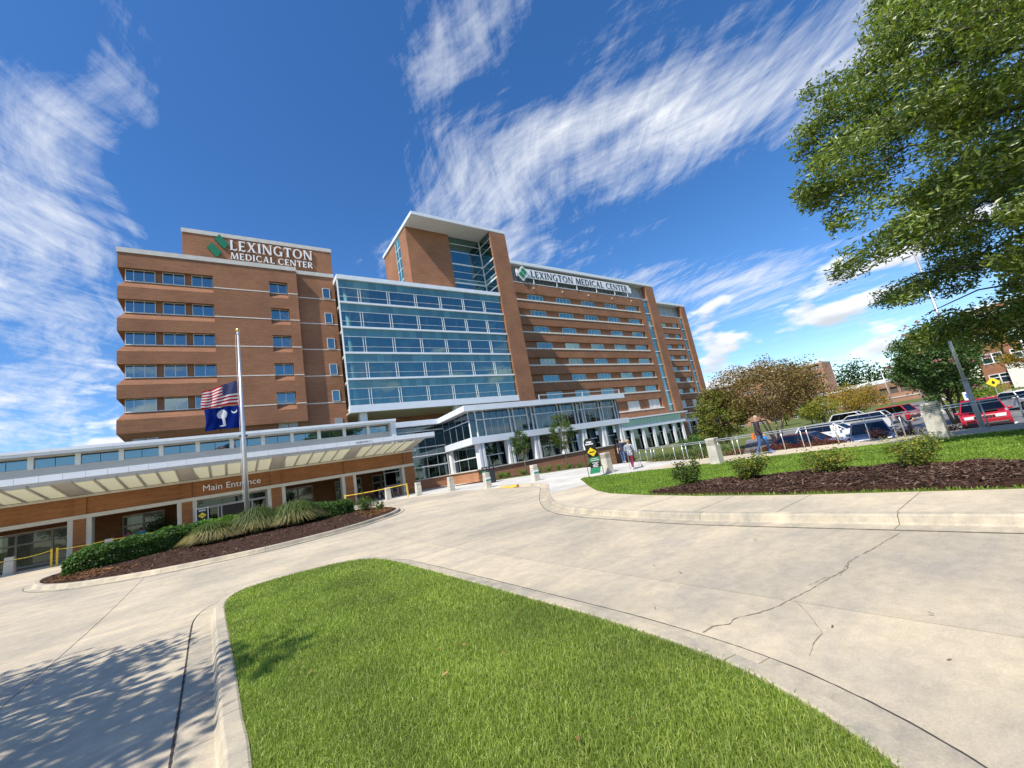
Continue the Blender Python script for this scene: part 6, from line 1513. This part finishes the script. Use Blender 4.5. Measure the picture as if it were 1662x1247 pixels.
# --- far wood: reads as one mass
rg = np.random.RandomState(5); cc = []
for k in range(320):
    t_ = rg.uniform(0, 1); x = 262 + rg.uniform(-8, 22); y = 14 + 125 * t_; top = 15 + 3.5 * math.sin(t_ * 19) + 2 * math.sin(t_ * 47 + 1) + rg.uniform(-1.5, 1.5)
    for z in np.arange(-2, top, 2.6): cc.append((x + rg.normal(0, 1.2), y + rg.normal(0, 1.4), z + rg.normal(0, .6)))
C = clusters(rg, np.array(cc), 11, 3.4, .8); V, F_ = leaf_quads(C, 1.15, .6, rg)
o = link('far_wood', npmesh('far_wood', V - np.array((262, 70, 0)), F_, 'leaf_far'), None, (262, 70, 0)); tag(o, 'dark green wood along the horizon behind the low brick building', 'wood', kind='stuff')

# --- hedges and shrubs
def hedge(label, path, w, h0, h1, mat, n, size, seed, lum=None):
    rg = np.random.RandomState(seed); P = resample(path, .1); k = len(P)
    T = thing('hedge', label, 'hedge', (P[k // 2][0], P[k // 2][1], float(ez(*P[k // 2]))), 'clipped hedges on the entrance island')
    i = rg.randint(0, k, n); Nn = normals2(P); s = rg.uniform(-1, 1, n); q = rg.uniform(0, 1, n)
    shell = rg.uniform(0, 1, n) < .75
    s = np.where(shell & (rg.uniform(size=n) < .5), np.sign(s) * rg.uniform(.85, 1.04, n), s); q = np.where(shell & (np.abs(s) < .85), rg.uniform(.88, 1.05, n), q)
    t = i / k; hh = h0 + (h1 - h0) * t; rnd_ = 1 - .22 * np.clip((np.abs(s) - .55) / .45, 0, 1) ** 2 * (q > .8)
    endf = np.minimum(1, np.minimum(t, 1 - t) * k * .1 / .5) ** .5
    bump = 1 + .06 * np.sin(P[i, 0] * 5 + s * 3) + .05 * np.sin(P[i, 1] * 7 + P[i, 0] * 2)
    base = np.array([ez(*P[j]) for j in range(0, k, 5)]); zb = base[np.minimum(i // 5, len(base) - 1)]
    C = np.c_[P[i] + Nn[i] * (s * w / 2 * bump * (.55 + .45 * endf))[:, None], zb + q * hh * rnd_ * bump * (.7 + .3 * endf)]; C += rg.normal(0, .025, C.shape)
    V, F_ = leaf_quads(C, size, .6, rg); c = C.mean(0)
    link('foliage', npmesh('foliage', V - c, F_, mat), T, c)
    b = MB()
    for j in range(0, k, 6): x, y = P[j]; z = float(ez(x, y)); b.tube([(x, y, z - .05), (x + rg.normal(0, .05), y + rg.normal(0, .05), z + h0 * .8)], [.02, .008], 5)
    b.obj('stems', 'bark', T)
    return T
hedge('long dark clipped hedge at the left end of the entrance island', catmull([(-5.2, 23.7), (-4.1, 24.0), (-2.8, 24.9), (-1.3, 25.8)], 6), 1.35, .72, .92, 'leaf_hedge', 17000, .10, 61)
hedge('bright green rounded hedge behind the pampas grass left of the flagpole', catmull([(-1.6, 26.9), (-.4, 26.9), (.5, 26.7)], 6), 1.3, .85, .9, 'leaf_hedge_light', 9000, .10, 62)
hedge('dark clipped hedge right of the ornamental grasses', catmull([(3.2, 24.6), (4.3, 24.5), (5.6, 24.4)], 6), 1.3, .82, .68, 'leaf_hedge', 13000, .095, 63)
hedge('low green hedge at the back of the entrance island behind the flagpole', catmull([(1.2, 27.4), (3.0, 27.2), (5.2, 26.3)], 6), 1.0, .6, .55, 'leaf_hedge', 4500, .10, 64)
def grass_clump(label, x, y, z, h, r, n, mats, seed, w=.012, group='ornamental grass clumps', name='grass_clump', dry=.3):
    rg = np.random.RandomState(seed); T = thing(name, label, 'grass', (x, y, z), group)
    for part, mt, m_, hs in (('blades', mats[0], int(n * (1 - dry)), 1.0), ('dry_blades', mats[1], int(n * dry), .78)):
        a = rg.uniform(0, 2 * np.pi, m_); sp = np.abs(rg.normal(.55, .28, m_)) if part == 'blades' else rg.uniform(.7, 1.25, m_); hh = h * hs * rg.uniform(.55, 1.08, m_); br = r * .34 * np.sqrt(rg.uniform(0, 1, m_))
        d = np.c_[np.cos(a), np.sin(a)]; p = np.c_[-np.sin(a), np.cos(a)] * w; B = np.array([x, y]) + d * br[:, None]
        V = []
        for s, rr, zz, ww in ((0, 0, 0, 1), (.45, .30, .66, 1), (.8, .72, .90, .7)):
            c = B + d * (sp * r * rr)[:, None]; z_ = z + hh * zz * (1 - .42 * sp * s); V += [np.c_[c - p * ww, z_], np.c_[c + p * ww, z_]]
        c = B + d * (sp * r * 1.08)[:, None]; V.append(np.c_[c, z + np.maximum(.03, hh * (.88 - .62 * sp))])
        V = np.stack(V, 1).reshape(-1, 3); o_ = np.arange(m_)[:, None] * 7
        F_ = np.concatenate([o_ + np.array(q) for q in ((0, 1, 3), (0, 3, 2), (2, 3, 5), (2, 5, 4), (4, 5, 6))], 0)
        link(part, npmesh(part, V - np.array((x, y, z)), F_, mt), T, (x, y, z))
    return T
og = ('grass_ornamental', 'grass_dry')
grass_clump('straw coloured ornamental grass clump at the end of the long hedge', -.55, 23.9, float(ez(-.55, 23.9)), 1.05, .95, 2600, og, 71, dry=.6)
grass_clump('green ornamental grass clump in front of the flagpole', 1.15, 24.3, float(ez(1.15, 24.3)), 1.35, 1.15, 4000, og, 72, dry=.22)
grass_clump('green ornamental grass clump between flagpole and right hedge', 2.75, 24.1, float(ez(2.75, 24.1)), 1.32, 1.2, 4000, og, 73, dry=.25)
# grasses behind the handrail
for i, (x, y) in enumerate(((22.1, 16.2), (21.9, 15.2), (22.4, 14.3), (21.7, 13.5), (22.6, 13.0), (21.6, 12.4), (23.2, 15.4), (23.3, 14.0), (23.0, 12.2), (24.2, 16.5))):
    grass_clump('tan green grass clump massed behind the handrail below the walk', x, y, float(H(x, y)) - .1, .82, .7, 700, ('grass_ornamental', 'grass_dry'), 80 + i, .01, 'grass clumps behind the handrail', dry=.45)
def shrub(label, x, y, z, h, r, mats, n, size, seed, group, cat='shrub', stems=9, name='shrub', up=.6):
    rg = np.random.RandomState(seed); T = thing(name, label, cat, (x, y, z), group)
    tips = []
    b = MB()
    for k in range(stems):
        a = k * 2.4 + rg.uniform(-.4, .4); rr = r * rg.uniform(.35, 1.0); tp = (x + rr * math.cos(a), y + rr * math.sin(a), z + h * (rg.uniform(.55, 1.0) if rr < r * .8 else rg.uniform(.4, .8)))
        b.tube([(x, y, z - .03), (x + rr * .4 * math.cos(a), y + rr * .4 * math.sin(a), z + h * .35), tp], [.014, .01, .004], 5); tips.append(tp)
    b.obj('stems', 'bark', T)
    cs = []
    for tp in tips:
        for s in rg.uniform(.3, 1.05, 9): cs.append(np.array((x, y, z)) + (np.array(tp) - np.array((x, y, z))) * s + rg.normal(0, .05, 3))
    cs = np.array(cs)
    for i, mt in enumerate(mats):
        sel = cs[i::len(mats)] if len(mats) > 1 else cs
        C = clusters(rg, sel, max(1, n // len(mats) // len(sel)), r * .3, .9); V, F_ = leaf_quads(C, size, .5, rg); link('foliage', npmesh('foliage', V - np.array((x, y, z)), F_, mt), T, (x, y, z))
    return T
mb = 'shrubs in the mulch bed'
shrub('compact dark green shrub at the tip of the mulch bed', 11.2, 7.35, .2, .66, .5, ('leaf_shrub',), 3000, .07, 91, mb, stems=16)
shrub('two-toned shrub with dark upright shoot and yellow green base', 11.35, 5.6, .24, .62, .5, ('leaf_shrub', 'leaf_yellow'), 3000, .065, 92, mb, stems=15)
shrub('low sprawling yellow shrub with bare twigs in the mulch', 11.75, 3.95, .24, .52, .62, ('leaf_yellow', 'leaf_yellow', 'leaf_shrub'), 2000, .06, 93, mb, stems=18)
shrub('loose yellow green shrub at the foot of the shaded pillar', 11.9, 2.4, .24, .55, .62, ('leaf_yellow', 'leaf_shrub'), 2300, .06, 94, mb, stems=18)
rr_ = random.Random(3)
for i in range(9):
    y = 3.2 + i * 1.15; shrub('low reddish shrub in the row under the handrail', 21.3 + rr_.uniform(-.1, .5), y + rr_.uniform(-.25, .25), float(H(21.4, y)) - .1, .52, .5, ('leaf_red_shrub',), 900, .07, 100 + i, 'reddish shrubs under the handrail')
for i, (x, y) in enumerate(((19.2, 30.2), (20.2, 30.6), (21.6, 30.2), (24.6, 31.6), (25.6, 31.4), (26.7, 31.2), (27.7, 30.8), (29.6, 31.2), (30.6, 31.0))):
    shrub('small round green shrub at the foot of the pavilion base', x, y, float(max(wz(x, y), H(x, y) + .02)) + .04, .5, .38, ('leaf_hedge_light',), 700, .08, 120 + i, 'small shrubs at the pavilion base', stems=8)
shrub('small leggy shrub with visible stems at the right end of the island', 6.0, 23.2, float(ez(6.0, 23.2)), .75, .6, ('leaf_shrub',), 1500, .08, 131, 'shrubs on the entrance island', stems=10)
shrub('tiny dark shrub on the pine straw at the island end', 6.6, 22.6, float(ez(6.6, 22.6)), .35, .25, ('leaf_shrub',), 500, .07, 132, 'shrubs on the entrance island', stems=6)
# planting inside the porch
for i, (x, y, h, r) in enumerate(((-4.5, 42.4, 2.3, 1.0), (9.6, 42.2, 2.35, .9), (4.3, 42.4, 2.2, .8), (-5.6, 42.2, .8, .6), (9.9, 41.4, .7, .7), (8.9, 41.2, .65, .6))):
    shrub(('tall dark potted shrub inside the porch by the back wall', 'tall dark potted tree inside the last porch bay', 'tall dark potted shrub right of the entrance doors', 'low dark planting inside the porch behind the bench', 'low hedge planting inside the last porch bay', 'low hedge planting beside the pilaster in the porch')[i], x, y, .53, h, r, ('leaf_green',), 2200, .12, 140 + i, 'planting inside the porch', stems=12)
for i, (x, y) in enumerate(((56, 33), (52, 30), (60, 38), (48, 27.5))):
    shrub('dark green bush in front of the low colonnade', x, y, -1.3, 2.2, 2.0, ('leaf_hedge',), 1600, .22, 150 + i, 'bushes before the colonnade', 'bush', 10, 'bush')
for i, (x, y) in enumerate(((64, 6.3), (66, 7.6), (69, 6.9), (63, 8.0), (72, 8.3))):
    shrub('yellow green bush on the verge behind the pedestal lamp', x, y, -1.25, 2.3, 1.9, ('leaf_yellow', 'leaf_hedge_light'), 2200, .2, 160 + i, 'bushes on the verge', 'bush', 11, 'bush')

# --- grass
def turf(name, label, poly, zf, dens, mat, seed, hgt, wid, holes=(), lean=.5):
    rg = np.random.RandomState(seed); A = np.array(poly); x0, y0 = A.min(0); x1, y1 = A.max(0)
    area = (x1 - x0) * (y1 - y0); dmax = dens(np.array([0.01]), np.array([0.01]))[0] if False else None
    xs = np.linspace(x0, x1, 40); ys = np.linspace(y0, y1, 60); XX, YY = np.meshgrid(xs, ys); dm = dens(XX, YY).max()
    n = int(area * dm); X = rg.uniform(x0, x1, n); Y = rg.uniform(y0, y1, n); keep = (rg.uniform(0, 1, n) < dens(X, Y) / dm); X, Y = X[keep], Y[keep]
    k = inpoly(X, Y, poly)
    for h_ in holes: k &= ~inpoly(X, Y, h_)
    X, Y = X[k], Y[k]; n = len(X); Z = zf(X, Y); D = np.hypot(X, Y)
    sc = np.clip(D / 4.5, 1, 3.2)                     # thicker, taller blades farther off so the sward stays closed
    a = rg.uniform(0, 2 * np.pi, n); patch = .8 + .35 * np.sin(X * 2.1 + 1.3 * np.sin(Y * 1.7)) * np.sin(Y * 1.9 + X)
    h = hgt * rg.uniform(.55, 1.25, n) * (.85 + .2 * patch); w = wid * sc * rg.uniform(.7, 1.2, n); ln = np.abs(rg.normal(0, lean, n)) * h
    d = np.c_[np.cos(a), np.sin(a)]; fac = rg.uniform(0, 2 * np.pi, n); p = np.c_[np.cos(fac), np.sin(fac)] * (w / 2)[:, None]
    B = np.c_[X, Y]; M_ = B + d * (ln * .35)[:, None]; Tt = B + d * ln[:, None]
    V = np.stack([np.c_[B - p, Z - .01], np.c_[B + p, Z - .01], np.c_[M_ + p * .85, Z + h * .55], np.c_[M_ - p * .85, Z + h * .55], np.c_[Tt, Z + h * (1 - .25 * np.clip(ln / h, 0, 1))]], 1).reshape(-1, 3)
    o_ = np.arange(n)[:, None] * 5; F_ = np.concatenate([o_ + np.array(q) for q in ((0, 1, 2), (0, 2, 3), (3, 2, 4))], 0)
    c = np.array([X.mean(), Y.mean(), .1]); o = link(name, npmesh(name, V - c, F_, mat), None, c); tag(o, label, 'grass', kind='stuff'); return n
n1 = turf('grass', 'close-cut bright green grass filling the kerbed island in front', islp, lambda x, y: H(x, y) + .125, lambda x, y: np.interp(np.hypot(x, y), [0, 1.0, 3, 6, 12], [7000, 13500, 11500, 6000, 2800]) * (np.hypot(x, y) > .9), 'grass_blade', 201, .046, .0040, lean=.8)
n2 = turf('grass', 'bright green lawn between the sidewalk, mulch bed and handrail walk', LWN, lambda x, y: H(x, y) + .145, lambda x, y: 900 + 0 * x, 'grass_lawn', 202, .06, .0065, (MUL,), .7)
# --- mulch chips, straw, fallen leaves
def litter(name, label, poly, zf, n, mat, seed, size, asp, parentkind='stuff', flat=.25):
    rg = np.random.RandomState(seed); A = np.array(poly); x0, y0 = A.min(0); x1, y1 = A.max(0); X = rg.uniform(x0, x1, n); Y = rg.uniform(y0, y1, n); k = inpoly(X, Y, poly); X, Y = X[k], Y[k]
    Z = np.array([float(zf(a, b_)) for a, b_ in zip(X, Y)]) + rg.uniform(.004, .03, len(X)); n = len(X)
    th = rg.uniform(0, 2 * np.pi, n); a = np.c_[np.cos(th), np.sin(th), rg.normal(0, flat, n)]; b_ = np.c_[-np.sin(th), np.cos(th), rg.normal(0, flat, n)]; s = size * rg.uniform(.4, 1.4, n)[:, None]; C = np.c_[X, Y, Z]
    V = np.stack([C - a * s * .5 - b_ * s * asp * .5, C + a * s * .5 - b_ * s * asp * .4, C + a * s * .45 + b_ * s * asp * .5, C - a * s * .5 + b_ * s * asp * .4], 1).reshape(-1, 3); c = C.mean(0)
    o = link(name, npmesh(name, V - c, np.arange(4 * n).reshape(n, 4), mat), None, c); tag(o, label, name.replace('_', ' '), kind=parentkind)
MV = [(9.40, -1), (9.40, 1.5)] + MUL[2:-2] + [(11.8, -1)]
litter('wood_chips', 'dark shredded bark chips covering the mulch bed', MV, mz, 15000, 'mulch_chip', 301, .075, .28)
litter('wood_chips', 'dark bark chips over the front of the entrance island', [q for q in kerb_in[:-1]], ez, 11000, 'mulch_chip', 302, .09, .3)
litter('pine_straw', 'reddish pine straw at the tapered ends of the entrance island', [(5.2, 20.3), (6.3, 20.9), (7.1, 22.0), (7.2, 23.7), (6.6, 25.2), (5.4, 24.8), (5.6, 22.6)], ez, 4500, 'straw', 303, .16, .09)
litter('pine_straw', 'reddish pine straw at the left tip of the entrance island', [(-5.6, 23.2), (-5.0, 21.9), (-3.9, 20.8), (-2.6, 20.9), (-4, 22.6), (-5.3, 24.8)], ez, 3500, 'straw', 304, .16, .09)
litter('fallen_leaves', 'few brown fallen leaves lying on the front lawn', [(.6, 1.6), (2.6, 2.0), (2.7, 5.5), (.4, 5.5)], lambda x, y: float(H(x, y)) + .16, 22, 'straw', 305, .035, .45)
litter('fallen_leaves', 'few dark fallen leaves scattered on the concrete drive', [(3.6, .8), (7.2, .8), (7.6, 6), (3.6, 6)], lambda x, y: float(H(x, y)) + .0, 22, 'mulch_chip', 306, .035, .4)
print('blades', n1, n2)
